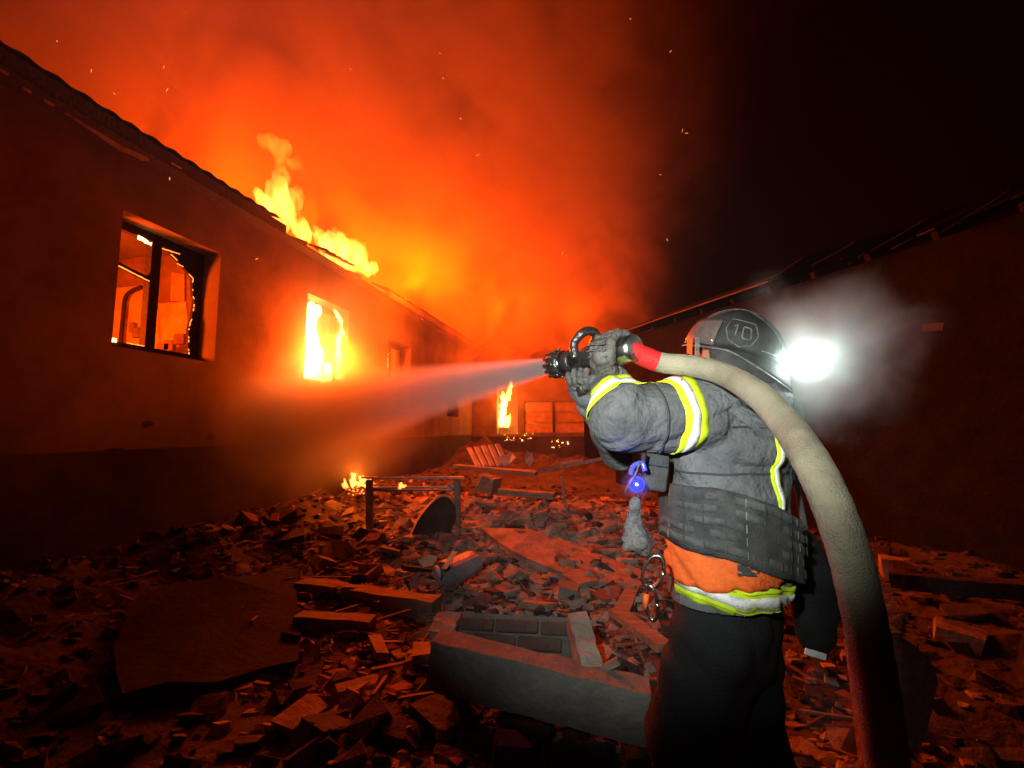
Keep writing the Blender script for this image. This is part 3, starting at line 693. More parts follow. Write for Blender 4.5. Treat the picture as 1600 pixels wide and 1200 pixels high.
# the body under the clothes: one continuous figure
pel = at(1137, 960, 1.66); Hn = pel+LD*.10; Hr = pel-LD*.10
fl = V((pel.x, pel.y, 0))+LD*.13+FD*.09; fr = V((pel.x, pel.y, 0))-LD*.14-FD*.07
fl.z = gh(fl.x, fl.y); fr.z = gh(fr.x, fr.y)
kl = Hn.lerp(fl, .5)+FD*.06; kr = Hr.lerp(fr, .5)+FD*.05
hd = at(1136, 556, 1.745)
body = [(T0, T1, .15, .17, FD, 1.4), (T1, T2, .16, .09, FD, 1.3), (T2, hd, .06, .06), (hd-UP*.03, hd+UP*.05, .085, .095),
        (T2-UP*.04, Lsh, .07, .065), (Lsh, Lel, .06, .048), (Lel, Lwr, .045, .034), (T2-UP*.04, Rsh, .07, .065), (Rsh, Rel, .06, .048), (Rel, Rwr, .045, .034),
        (pel, T0, .15, .14, FD, 1.3), (Hn, kl, .09, .065), (kl, fl+UP*.08, .062, .045), (Hr, kr, .09, .065), (kr, fr+UP*.08, .062, .045)]
HF = (FD*.93+rh*-.25+UP*.16).normalized()                      # where the face points
HL = UP.cross(HF).normalized(); HU = HF.cross(HL).normalized()
body += [(hd-HU*.05+HF*.03, hd-HU*.075+HF*.055, .055, .045), (hd+HF*.09-HU*.005, hd+HF*.108-HU*.03, .010, .016),
         (hd+HL*.09, hd+HL*.096-HU*.03, .014, .010), (hd-HL*.09, hd-HL*.096-HU*.03, .014, .010)]
P, Fa = sdf_mesh(body, .012, .03); Mn(np_obj('body', P, Fa, M['skin'], relax=1))
for s in (-1, 1):
    c = hd+HF*.086+HL*.032*s+HU*.012; Mn(MB().tube([c, c+HF*.004, c+HF*.010], [.014, .013, .004], 10).build('eye', M['paint'], smooth=True))
c = hd+HF*.100-HU*.058; Mn(MB().tube([c-HL*.024, c+HF*.004, c+HL*.024], [.003, .006, .003], 8).build('mouth', mat('lips', (.35, .12, .1), None, 9, .5, 0), smooth=True))
# jacket
jk = [(T0-UP*.10, T1, .272, .268, FD, 1.40), (T1, T2, .262, .125, FD, 1.35),
      (T1+UP*.06-FD*.05, T2-FD*.07-UP*.03, .16, .12),
      (T2-UP*.02, Lsh+UP*.012, .12, .118), (T2-UP*.02, Rsh, .12, .12), (Lsh, Lel, .122, .100), (Lel, Lwr, .096, .070),
      (at(990, 606, 1.47), at(968, 640, 1.44), .030, .050), (Rsh, Rel, .12, .10), (Rel, Rwr, .092, .066), (T2, T2+UP*.075, .095, .088)]
wj = wrinkle(.0085, 1); wa = wrinkle(.0055, 4)
fo = folds(.015, 2)
def jdisp(X, Y, Z): return wj(X, Y, Z)*.8+wa(X*2.1, Y*2.1, Z*2.1)*.5+fo(X, Y, Z)-.004
P, Fa = sdf_mesh(jk, .0072, .028, jdisp)
keep = P[Fa].mean(1)[:, 2] > zhem
P[:, 2] = np.maximum(P[:, 2], zhem-.02+.006*np.sin(P[:, 0]*30))
Fa = Fa[keep]
# open sleeve ends where the gloves leave
jacket = Mn(np_obj('jacket', P, Fa, M['jacket'], relax=1))
JP = np.array([v.co[:] for v in jacket.data.vertices]); jbv = BVHTree.FromPolygons([tuple(p) for p in JP], [tuple(f) for f in Fa.tolist()])
def ring_strip(c, axis, ref, a0, a1, w0, w1, off, n=40, rows=4, wav=0.0, th=.004, bv=None, far=.5, seed=0, crease=0):
    """strip of cloth lying on the jacket, swept round axis from angle a0 to a1 (radians, from ref); w0, w1: offsets along the axis (numbers or functions of t)"""
    bv = bv or jbv; stiff = far < 0; far = abs(far); axis = axis.normalized(); ref = (ref-axis*ref.dot(axis)).normalized(); bi = axis.cross(ref)
    f0 = w0 if callable(w0) else (lambda t: w0); f1 = w1 if callable(w1) else (lambda t: w1)
    inner = []; outer = []
    for i in range(n+1):
        t = i/n; a = a0+(a1-a0)*t; d = ref*math.cos(a)+bi*math.sin(a); lastr = None
        if stiff:
            rs_ = []
            for q_ in range(9):
                o_ = c+axis*(f0(t)+(f1(t)-f0(t))*q_/8); hit = bv.ray_cast(o_+d*.4, -d, .5)
                if hit[0] is not None: rs_.append((hit[0]-o_).length)
            rst = sum(sorted(rs_)[-4:])/max(1, len(sorted(rs_)[-4:])) if rs_ else .2
        for j in range(rows+1):
            h = f0(t)+(f1(t)-f0(t))*j/rows + wav*math.sin(t*19+seed)*math.sin(t*7+1)
            o_ = c+axis*h; hit = bv.ray_cast(o_+d*min(far, .40), -d, far)
            r_ = (hit[0]-o_).length if hit[0] is not None else (lastr or .1)
            if stiff: r_ = rst
            if crease: r_ += crease*(abs(math.sin(t*23+j*.9+seed))-.5+.6*math.sin(t*51+j*1.7))
            lastr = r_; inner.append(o_+d*(r_+off*.2)); outer.append(o_+d*(r_+off+th))
    return inner, outer, n, rows
def strip_mesh(name, data, m, closed=False):
    inner, outer, n, rows = data; K_ = rows+1; N_ = len(inner); vs = inner+outer; fs = []
    for i in range(n):
        for j in range(rows):
            a = i*K_+j; fs.append((N_+a, N_+a+K_, N_+a+K_+1, N_+a+1))
        a = i*K_; fs.append((a, a+K_, N_+a+K_, N_+a)); a = i*K_+rows; fs.append((a, N_+a, N_+a+K_, a+K_))
    for i in (0, n):
        for j in range(rows): a = i*K_+j; fs.append((a, N_+a, N_+a+1, a+1))
    o = me_obj(name, vs, fs, m, None, True)
    bm = bmesh.new(); bm.from_mesh(o.data); bmesh.ops.recalc_face_normals(bm, faces=bm.faces[:]); bm.to_mesh(o.data); bm.free()
    return o
def sub(o, p): o.parent = p; o.matrix_parent_inverse = p.matrix_parent_inverse; return o
def arm_bvh(prims):
    P, Fa = sdf_mesh(prims, .012, .028, jdisp); return BVHTree.FromPolygons([tuple(p) for p in P], [tuple(f) for f in Fa.tolist()])
LB = arm_bvh([(T2-UP*.02, Lsh+UP*.012, .12, .118), (Lsh, Lel, .122, .108), (Lel, Lwr, .098, .070)]); RB = arm_bvh([(Rsh, Rel, .12, .10), (Rel, Rwr, .092, .066)])
def band(name, c, axis, ref, a0, a1, w, n=48, f=None, wav=0, seed=0, far=.5, off=.001, bv=None):
    """lime band with a silver strip sewn on it"""
    f = f or (lambda t: 0)
    b = Mn(strip_mesh(name, ring_strip(c, axis, ref, a0, a1, lambda t: f(t)-w/2, lambda t: f(t)+w/2, off, n, 4, wav, .003, far=far, seed=seed, bv=bv), M['lime']))
    s = strip_mesh('silver_strip', ring_strip(c, axis, ref, a0+.01, a1-.01, lambda t: f(t)-w*.19, lambda t: f(t)+w*.19, off+.0035, n, 2, wav, .0015, far=far, seed=seed, bv=bv), M['silver'])
    s.parent = b; return b
ax = (Lel-Lsh).normalized(); band('reflective_band', Lsh.lerp(Lel, .27), ax, -fh, -2.6, 2.6, .074, far=.30, wav=.003, bv=LB)
ax = (Lwr-Lel).normalized(); band('reflective_band', Lel.lerp(Lwr, .62), (ax+rh*-.30).normalized(), -fh, -2.9, 2.9, .058, far=.2, bv=LB, f=lambda t: .012*math.cos((t-.5)*6))
ax = (Rel-Rsh).normalized(); band('reflective_band', Rsh.lerp(Rel, .90), ax, -fh, -2.8, 2.8, .07, far=.2, bv=RB)
Tc = T1.copy(); Tc.z = 0
def zp(y, d): return at(1130, y, d).z
def lin(pts):
    def f(t):
        for (a, va), (b, vb) in zip(pts, pts[1:]):
            if t <= b: k = max(0, min(1, (t-a)/(b-a))); return va+(vb-va)*(k*k*(3-2*k)*.5+k*.5)
        return pts[-1][1]
    return f
# angles about the vertical torso axis: 0 faces the camera, negative is the wearer's left
TB = T0.lerp(T1, .4); TB.z = 0
def torso(name, a0, a1, zt, zb, m, off=0, th=.004, n=48, rows=4, wav=0, parent=None, far=.5, crease=0):
    o = strip_mesh(name, ring_strip(TB, UP, -fh, a0, a1, zb, zt, off, n, rows, wav, th, far=far, crease=crease), m)
    if parent is None: return Mn(o)
    o.parent = parent; return o
# lime strip down the back
a0_ = R(27)
vb = lambda name, w, m, off, parent: torso(name, 0, 1, None, None, m) if 0 else None
def vert_strip(name, a, w, z0, z1, m, off, parent=None, amp=.0):
    n = 30; K_ = 3; inner = []; outer = []
    for i in range(n+1):
        t = i/n; z = z1+(z0-z1)*t; ac = a+amp*math.sin(t*7.5)
        for j in range(K_+1):
            q = ac+w*(j/K_-.5)*(1-.15*math.sin(t*7.5+1)); d = -fh*math.cos(q)+rh*math.sin(q); o_ = TB+UP*z
            hit = jbv.ray_cast(o_+d*.6, -d, .6); r_ = (hit[0]-o_).length if hit[0] is not None else .2
            inner.append(o_+d*(r_+off*.2)); outer.append(o_+d*(r_+off+.003))
    o = strip_mesh(name, (inner, outer, n, K_), m)
    if parent is None: return Mn(o)
    o.parent = parent; return o
vs_ = vert_strip('reflective_band', R(21), .20, zp(683, 1.50), zp(815, 1.50), M['lime'], .001, amp=.035)
vert_strip('silver_strip', R(21), .066, zp(685, 1.50), zp(812, 1.50), M['silver'], .0045, vs_, amp=.035)
# orange cloth between the armour carrier and the hem
og = torso('orange_waistcoat_edge', R(-78), R(22), lin([(0, zp(862, 1.45)), (1, zp(880, 1.45))]), lin([(0, zp(925, 1.42)), (.45, zp(926, 1.42)), (1, zp(913, 1.45))]), M['orange'], .008, .004, wav=.006, n=90, rows=8, crease=.006)
torso('black_patch', R(-20), R(-6), zp(880, 1.43), zp(897, 1.43), M['nylon'], .012, .003, n=8, parent=og)
# hem band
hb_c = lin([(0, zp(925, 1.42)), (.22, zp(928, 1.42)), (.45, zp(944, 1.42)), (.7, zp(943, 1.44)), (1, zp(941, 1.5))])
o = torso('reflective_band', R(-66), R(50), lambda t: hb_c(t)+.043, lambda t: hb_c(t)-.043, M['lime'], .002, .004, wav=.004, crease=.0025, n=70)
for q in (-.030, .030): torso('stitched_edge', R(-65), R(49), lambda t: hb_c(t)+q+.002, lambda t: hb_c(t)+q-.002, mat('lime_stitch', (.42, .58, .02), (.3, .45, .01), 60, .6, .2), .0065, .0012, rows=1, wav=.002, parent=o)
torso('silver_strip', R(-65), R(49), lambda t: hb_c(t)+.017, lambda t: hb_c(t)-.016, M['silver'], .0065, .0016, rows=2, wav=.002, parent=o)
# armour carrier: thick padded panel with rows of webbing round the waist
ct = lin([(0, zp(790, 1.62)), (.15, zp(764, 1.44)), (.4, zp(768, 1.38)), (1, zp(826, 1.50))])
cb = lin([(0, zp(842, 1.62)), (.15, zp(856, 1.44)), (.4, zp(876, 1.38)), (.7, zp(908, 1.42)), (1, zp(925, 1.50))])
car = torso('armour_carrier', R(-98), R(68), ct, cb, M['nylon'], .006, .022, n=60, rows=8, far=-.5)
for k in range(5):
    u0 = .06+k*.185; u1 = u0+.115
    w_ = torso('webbing_row', R(-78), R(66), (lambda u: lambda t: ct(.10+t*.88)+(cb(.10+t*.88)-ct(.10+t*.88))*u)(u0), (lambda u: lambda t: ct(.10+t*.88)+(cb(.10+t*.88)-ct(.10+t*.88))*u)(u1), M['webbing'], .028, .0045, n=60, rows=2, parent=car, wav=.0012, far=-.5)
    for q in range(12):
        t_ = .03+q*.083; a_ = R(-78)+R(144)*t_
        zc = ct(.10+t_*.88)+(cb(.10+t_*.88)-ct(.10+t_*.88))*(u0+u1)/2
        d = -fh*math.cos(a_)+rh*math.sin(a_); o_ = TB+UP*zc; hit = jbv.ray_cast(o_+d*.6, -d, .6)
        if hit[0] is None: continue
        p_ = hit[0]+d*.040; b = MB(); b.bar(p_-UP*.012, p_+UP*.012, .0035, .0022, up=d); o = b.build('bar_tack', M['helm_line'] if q % 4 == 1 else M['nylon']); o.parent = car
# cord running round the carrier's right edge and shoulder straps over the jacket
for sgn, c0 in ((1, Lsh), (-1, Rsh)):
    pth = catmull([T2-FD*.15+LD*.10*sgn-UP*.10, T2-FD*.09+LD*.12*sgn+UP*.02, T2+FD*.03+LD*.12*sgn+UP*.02], 6)
# collar and neck guard
P, Fa = sdf_mesh([(T2+UP*.02-FD*.02, T2+UP*.11+HF*.0, .105, .100, FD, 1.1)], .011, .02, wrinkle(.004, 3)); Mn(np_obj('collar', P, Fa, M['jacket'], relax=1))
# folds of cloth bunched under the hose on the left shoulder
random.seed(5)
for k in range(5):
    y_ = 607+k*9; P_ = [at(1088+k*7, y_-3, 1.50-.004*k), at(1118+k*8, y_-9+k*2, 1.475), at(1150+k*6, y_+2+k*6, 1.50), at(1172+k*5, y_+22+k*7, 1.55)]
    pts = catmull(P_, 6); o = []
    for p in pts:
        h = jbv.find_nearest(p); o.append(h[0]+(p-h[0]).normalized()*.004 if h[0] is not None else p)
    n_ = len(o); Mn(MB().tube(o, [.004+.009*math.sin(math.pi*i/(n_-1)) for i in range(n_)], 8).build('shoulder_fold', M['jacket'], smooth=True))
# sewn seams and a cuff tab
def seam(name, c, axis, ref, a0, a1, h, w=.0035, bv=None, far=.5, n=50): return Mn(strip_mesh(name, ring_strip(c, axis, ref, a0, a1, lambda t: h-w, lambda t: h+w, .0005, n, 1, .002, .0022, bv=bv, far=far), M['seam']))
M['seam'] = mat('dark_seam', (.05, .052, .055), (.03, .03, .032), 40, .9, .2, 100)
seam('yoke_seam', TB, UP, -fh, R(-20), R(75), zp(668, 1.5)); seam('back_seam', TB, UP, -fh, R(-75), R(40), zp(742, 1.45))
axl = (Lel-Lsh).normalized(); seam('sleeve_seam', Lsh.lerp(Lel, .62), axl, -fh, -2.4, 2.4, 0, bv=LB, far=.3)
axl = (Lwr-Lel).normalized(); seam('cuff_seam', Lel.lerp(Lwr, .88), axl, -fh, -2.6, 2.6, 0, .006, bv=LB, far=.2)
# trousers and boots
tr = [(pel+UP*.10, pel-UP*.08, .215, .20, FD, 1.35), (Hn, kl, .155, .140), (kl, fl+UP*.14, .140, .12), (Hr, kr, .155, .140), (kr, fr+UP*.14, .140, .12)]
P, Fa = sdf_mesh(tr, .012, .035, lambda X, Y, Z: wrinkle(.007, 6)(X, Y, Z)+folds(.02, 4)(X, Y, Z)-.006); Mn(np_obj('trousers', P, Fa, M['trouser'], relax=1))
for q in (fl, fr):
    P, Fa = sdf_mesh([(q+UP*.06-FD*.07, q+UP*.055+FD*.17, .062, .052), (q+UP*.06-FD*.02, q+UP*.30, .068, .078)], .011, .03)
    b_ = Mn(np_obj('boot', P, Fa, M['nylon'], relax=1))
    s_ = MB(); s_.box(q+FD*.05+UP*.012, (.115, .33, .03), Matrix.Rotation(math.atan2(FD.y, FD.x)-R(90), 3, 'Z')); o = s_.build('sole', M['trouser'], bevel=.008); o.parent = b_; o.matrix_parent_inverse = b_.matrix_parent_inverse.copy() @ Matrix.Identity(4)
    o.matrix_parent_inverse = Matrix.Identity(4)
tp = catmull([at(1112, 985, 1.40), at(1118, 1005, 1.40), at(1122, 1025, 1.40), at(1126, 1050, 1.40)], 6)
tbv = BVHTree.FromObject(bpy.data.objects['trousers'], bpy.context.evaluated_depsgraph_get())
# helmet
hc = hd+UP*.012-HF*.02; tU = (HU*math.cos(R(8))-HF*math.sin(R(8))).normalized(); tF = HL.cross(tU)*-1
tF = (HF-tU*HF.dot(tU)).normalized(); tL = tU.cross(tF)
def hel(phi, t, grow=0.0):
    """point on the helmet shell: phi 0 = front, t 0 apex .. 1 rim, past 1 the brim"""
    rx = .160+grow if math.cos(phi) > 0 else .176+grow; ry = .132+grow; rz = .150+grow
    tt = min(t, 1); s_, c_ = math.sin(tt*math.pi/2), math.cos(tt*math.pi/2)
    p = tF*(rx*s_*math.cos(phi))+tL*(ry*s_*math.sin(phi))+tU*(rz*c_)
    lat = abs(ry*s_*math.sin(phi)); p += tU*.012*math.exp(-(lat/.014)**2)*(1 if t < 1 else 0)        # comb along the crown
    if t > 1:
        e = t-1; back = max(0, -math.cos(phi)); out = (tF*math.cos(phi)*1.1+tL*math.sin(phi)*.8)
        p += out*e*(.016+.022*back)-tU*e*(.010+.090*back**1.3)
    else: p -= tU*.02*max(0, -math.cos(phi))*s_
    return hc+p
NP_, NT = 56, 20; vs = []; fs = []
ts = [i/14 for i in range(15)]+[1+.2*i for i in range(1, 6)]
for t in ts:
    for i in range(NP_): vs.append(hel(2*math.pi*i/NP_, max(t, .001)))
for j in range(len(ts)-1):
    for i in range(NP_): fs.append((j*NP_+i, j*NP_+(i+1) % NP_, (j+1)*NP_+(i+1) % NP_, (j+1)*NP_+i))
helmet = Mn(me_obj('helmet', vs, fs, M['helmet'], None, True))
md = helmet.modifiers.new('shell', 'SOLIDIFY'); md.thickness = .005; md.offset = -1
def on_man(o, p): o.parent = p; return o
def hel_tube(name, seq, r, m): return on_man(MB().tube([hel(a, t, .003) for a, t in seq], r, 8).build(name, m, smooth=True), helmet)
hel_tube('brim_edge', [(2*math.pi*i/60, 2.0) for i in range(61)], .0035, M['helm_line'])
for q in (-.34, .34): hel_tube('crown_rib', [(R(180)-q*(1.0 if t > 0 else -1) if t > 0 else q, abs(t)) for t in np.linspace(-.92, .92, 24)], .004, M['helm_line'])
for q in (0.0,): hel_tube('crown_comb', [((0 if t < 0 else math.pi), abs(t)) for t in np.linspace(-.9, .95, 24)], .004, M['helm_line'])
hel_tube('side_rib', [(R(a), .93-.12*math.sin(R(a))) for a in range(20, 73, 6)], .0035, M['helm_line'])
hel_tube('side_rib', [(R(a), .90) for a in range(126, 172, 6)], .003, M['helm_line'])
# visor pushed up at the front
vv = []; ff = []
for j in range(6):
    for i in range(25):
        a = R(-75+i*6.25); vv.append(hel(a, .58+j*.085, .014))
for j in range(5):
    for i in range(24): k = j*25+i; ff.append((k, k+1, k+26, k+25))
vis = on_man(me_obj('visor', vv, ff, mat('smoked_visor', (.16, .12, .11), (.08, .06, .055), 12, .18, .1, 20), None, True), helmet)
vis.modifiers.new('shell', 'SOLIDIFY').thickness = .004
hel_tube('visor_edge', [(R(a), .58) for a in range(-75, 76, 6)], .004, M['helm_line']); hel_tube('visor_edge', [(R(a), 1.0) for a in range(-75, 76, 6)], .004, M['helm_line'])
# badge with the number, on the side of the shell
cph, ctt = R(101), .72
bc = hel(cph, ctt, .006); e1 = (hel(cph+.05, ctt)-hel(cph-.05, ctt)).normalized(); e2 = (hel(cph, ctt-.05)-hel(cph, ctt+.05)).normalized(); bn = e1.cross(e2).normalized()
if bn.dot(bc-hc) < 0: bn = -bn
out_ = [(-.040, .044), (.040, .044), (.045, .0), (.028, -.036), (0, -.050), (-.028, -.036), (-.045, 0)]
def shell_pt(x, y, g): 
    a = cph+x/.135; t = ctt-y/.22; return hel(a, t, g)
b = MB(); n_ = len(out_); P_ = [shell_pt(x, y, .007) for x, y in out_]; Q_ = [shell_pt(x, y, .001) for x, y in out_]
b.add(P_+Q_+[shell_pt(0, 0, .008)], [(i, (i+1) % n_, 2*n_) for i in range(n_)]+[(i, i+n_, (i+1) % n_+n_, (i+1) % n_) for i in range(n_)])
badge = on_man(b.build('badge', M['helmet']), helmet)
bo = []
for (xa, ya), (xb, yb) in zip(out_, out_[1:]+out_[:1]): bo += [shell_pt(xa+(xb-xa)*q/4, ya+(yb-ya)*q/4, .009) for q in range(4)]
bo.append(bo[0]); on_man(MB().tube(bo, .0018, 6).build('badge_rim', M['helm_line'], smooth=True), badge)
SG = 1 if (shell_pt(.01, 0, 0)-shell_pt(-.01, 0, 0)).dot(rh) > 0 else -1
def glyph(pts): on_man(MB().tube([shell_pt(SG*x*1.25, y*1.25, .0095) for x, y in pts], .0026, 6).build('number', M['helm_line'], smooth=True), badge)
glyph([(-.020, .010), (-.012, .018), (-.012, 0), (-.012, -.018)])
glyph([(.004, .016), (.018, .016), (.020, .012), (.020, -.013), (.016, -.017), (.005, -.017), (.002, -.012), (.002, .012), (.004, .016)])
# chin strap with the orange tab seen in front of the ear, neck guard behind
Mn(MB().bar(at(1079, 528, 1.70), at(1076, 553, 1.66), .018, .006, up=-fh, nseg=3, wob=.3).build('orange_strap_tab', M['orange']))
Mn(MB().bar(at(1090, 528, 1.69), at(1089, 556, 1.66), .014, .006, up=-fh).build('strap_buckle', M['helm_line']))
Mn(MB().bar(at(1067, 592, 1.50), at(1062, 608, 1.49), .010, .004, up=-fh, nseg=2, wob=.3).build('orange_strap_tab', M['orange']))
ng = []; gf = []
for j in range(6):
    for i in range(21):
        a = R(66+i*11.4); p = hel(a, 1.12, 0); ng.append(p-tU*.0-UP*(.024*j)+(V((p.x-hc.x, p.y-hc.y, 0)).normalized())*(-.006*j+.008*math.sin(i*1.3)*j/5))
for j in range(5):
    for i in range(20): k = j*21+i; gf.append((k, k+1, k+22, k+21))
o = Mn(me_obj('neck_guard', ng, gf, M['nylon'], None, True)); o.modifiers.new('cloth', 'SOLIDIFY').thickness = .006

# ------------------------------------------------------------------ hose and nozzle
NA = (HIT-NOZ).normalized()            # the way the water goes
rear = NOZ-NA*.40
noz = empty('hose_nozzle', NOZ-NA*.2); tag(noz, 'black combat nozzle gripped in both gloves, spraying water to the left', 'nozzle')
Nz = lambda o: under(o, noz)
def ax_tube(name, s0, s1, rads, m, n=20, seg=None, parent=None):
    rads = [r_*1.15 for r_ in rads]
    k = len(rads)-1; pts = [NOZ-NA*(s0+(s1-s0)*i/k) for i in range(k+1)]; o = MB().tube(pts, rads, n).build(name, m, smooth=False)
    for i, p in enumerate(o.data.polygons): p.use_smooth = len(p.vertices) == 4
    return Nz(o)
bump = ax_tube('bumper', 0, .072, [.030, .040, .043, .044, .043, .038], M['nozzle'])
u_ = NA.orthogonal().normalized(); w_ = NA.cross(u_)
for k in range(12):
    a = k*math.pi/6; d = u_*math.cos(a)+w_*math.sin(a)
    o = MB().bar(NOZ-NA*.006+d*.048, NOZ-NA*.058+d*.052, .012, .008, up=d).build('bumper_lug', M['nozzle'], bevel=.002); o.parent = bump
ax_tube('pattern_ring', .073, .080, [.040, .040], M['chrome'])
rg = ax_tube('pattern_ring', .080, .122, [.034, .036, .036, .033], M['nozzle'])
for k in range(10):
    a = k*math.pi/5+.2; d = u_*math.cos(a)+w_*math.sin(a); o = MB().bar(NOZ-NA*.086+d*.036, NOZ-NA*.116+d*.036, .008, .006, up=d).build('grip_rib', M['nozzle'], bevel=.0015); o.parent = rg
ax_tube('barrel', .122, .30, [.026, .027, .034, .036, .034, .030, .030], M['nozzle'])
ax_tube('coupling', .30, .40, [.040, .042, .042, .038, .038], M['chrome'])
for s in (-1, 1):
    side = NA.cross(UP).normalized()*s; c = NOZ-NA*.17
    Nz(MB().tube([c+side*.030, c+side*.046], .018, 12).build('pivot', M['chrome']))
side = NA.cross(UP).normalized(); c = NOZ-NA*.175; up2 = side.cross(NA).normalized()
if up2.z < 0: up2 = -up2
bw = [c+side*.046-up2*.005, c+side*.048+up2*.05-NA*.0, c+side*.036+up2*.082-NA*.03, c+up2*.094-NA*.035, c-side*.036+up2*.082-NA*.03, c-side*.048+up2*.05, c-side*.046-up2*.005]
Nz(MB().tube(catmull(bw, 6), .0165, 10).build('shutoff_bail', M['nozzle'], smooth=True))
Nz(MB().tube([c-up2*.02+NA*.04, c-up2*.07+NA*.03, c-up2*.13+NA*.01], [.02, .019, .022], 12).build('pistol_grip', M['nozzle'], smooth=True))
hose = empty('fire_hose', rear); tag(hose, 'thick beige canvas hose with a red sleeve, draped over the shoulder to the ground', 'hose')
Hz = lambda o: under(o, hose)
hp = [(None), (1030, 566, 1.52), (1078, 571, 1.47), (1128, 584, 1.40), (1178, 612, 1.25), (1222, 655, 1.10), (1262, 712, .97), (1296, 780, .90), (1325, 860, .87), (1346, 945, .86), (1362, 1030, .86), (1376, 1120, .86), (1388, 1215, .87)]
hpts = [rear+NA*.03]+[at(*q) for q in hp[1:]]
e = hpts[-1]; hpts += [e+V((.03, .03, -.35)), V((e.x+.12, e.y+.10, .16)), V((e.x+.5, e.y+.0, .06)), V((e.x+1.3, e.y-.5, .06)), V((e.x+2.6, e.y-.7, .06))]
cp = catmull(hpts, 14)
rd = [.0325+.0035*min(1, i/60) for i in range(len(cp))]
for i in range(len(cp)): rd[i] *= 1+.012*math.sin(i*.9)+.008*math.sin(i*2.3)
ired = 13
Hz(MB().tube(cp[:ired+1], [r_*1.03 for r_ in rd[:ired+1]], 24, cap=False).build('red_sleeve', M['hosered'], smooth=True))
Hz(MB().tube(cp[ired:], rd[ired:], 28).build('canvas_tube', M['hose'], smooth=True))

# ------------------------------------------------------------------ gloves gripping it
def glove(name, c, wrist, outd, overd, rgrip, flip=1, ang=(0.1, 2.6)):
    """c: grip centre on the axis; outd: side where the palm lies; overd: the way fingers go round"""
    pr = []; rg_ = rgrip+.016
    def ar(a, r_, s): return c+NA*s+(outd*math.cos(a)+overd*math.sin(a))*r_
    pr.append((wrist, ar(-.35, rg_+.012, 0), .042, .036)); 
    for s in (-.034, -.011, .012, .034): pr.append((ar(-.5, rg_+.016, s*.8), ar(.35, rg_+.010, s), .020, .018))
    for i, (s, ln) in enumerate(((-.036, .92), (-.012, 1.0), (.012, 1.04), (.036, .88))):
        a = [.35+(ang[1]-.35)*q*ln for q in (0, .36, .70, 1.0)]
        rr_ = [rg_+.008, rg_+.004, rg_, rg_-.002]
        for k in range(3): pr.append((ar(a[k], rr_[k], s*(1+.1*k)), ar(a[k+1], rr_[k+1], s*(1+.1*(k+1))), .0145-.0012*k, .0135-.0014*k))
    th = [ar(-.5, rg_+.022, .03*flip), ar(-1.0, rg_+.012, .058*flip), ar(-1.6, rg_+.004, .070*flip), ar(-2.1, rg_, .066*flip)]
    for k in range(3): pr.append((th[k], th[k+1], .018-.002*k, .016-.002*k))
    P, Fa = sdf_mesh(pr, .0042, .0075, wrinkle(.0016, 2)); g = Mn(np_obj(name, P, Fa, M['glove'], relax=1))
    wd = (wrist-ar(-.35, rg_+.012, 0)).normalized()
    for q in (.0, .016): on_man(MB().tube([wrist-wd*(.012+q)+(wd.orthogonal().normalized()*math.cos(a)+wd.cross(wd.orthogonal().normalized())*math.sin(a))*.046 for a in np.linspace(0, 2*math.pi, 20)], .005, 6).build('wrist_strap', M['helm_line'], smooth=True), g)
    # seams over the back of the hand
    for k in range(4):
        a0 = -.45+k*.22; on_man(MB().tube([ar(a0+.05*math.sin(s*60), rg_+.037, s) for s in np.linspace(-.038, .04, 10)], .0032, 6).build('glove_crease', M['glove'], smooth=True), g)
    return g
outc = (-fh-NA*(-fh).dot(NA)).normalized(); ovr = (UP-NA*UP.dot(NA)); ovr = (ovr-outc*ovr.dot(outc)).normalized()
glove('glove', NOZ-NA*.315, Lwr.lerp(Lel, .05)+UP*.015, outc, ovr, .040, 1, (0, 2.5))
glove('glove', NOZ-NA*.155-ovr*.07, Rwr, -outc*.7-ovr*.7, outc*.7-ovr*.7, .020, 1, (0, 2.4)) if 0 else glove('glove', NOZ-NA*.165-ovr*.055, Rwr, (-ovr*.8-outc*.2).normalized(), (outc*.8-ovr*.2).normalized(), .018, 1, (0, 2.2))

# ------------------------------------------------------------------ things hung on the firefighter
lf = empty('helmet_torch', tuple(at(1262, 566, 1.62))); tag(lf, 'blazing white torch clipped to the side of the helmet, shining back at the camera', 'torch')
tc_ = at(1264, 562, 1.60); td = (V((0, 0, EYE))-tc_).normalized()
under(MB().tube([tc_-td*.12, tc_-td*.02, tc_], [.018, .020, .035], 16).build('torch_body', M['nozzle'], smooth=True), lf)
under(MB().tube([tc_+td*.001, tc_+td*.006], [.034, .031], 20).build('lens', emit_mat('torch_lens', (.85, 1, .95), 160)), lf)
under(MB().bar(tc_-td*.08, at(1222, 568, 1.70), .018, .008).build('bracket', M['nozzle']), lf)
LAMP = lamp('torch_light', 'POINT', tuple(tc_+td*.05), 2.4, (.74, 1.0, .90), .02)
def smoke_puff(name, label, c, r3, dens, sc=1.5): return mist(name, label, c, r3, dens, sc, (.9, .9, .9), (-.7, .22), 0)
smoke_puff('lamp_haze', 'pale drifting smoke lit up round the helmet torch', tuple(at(1270, 558, 1.68)), (.50, .50, .50), 5.5, 2.4)

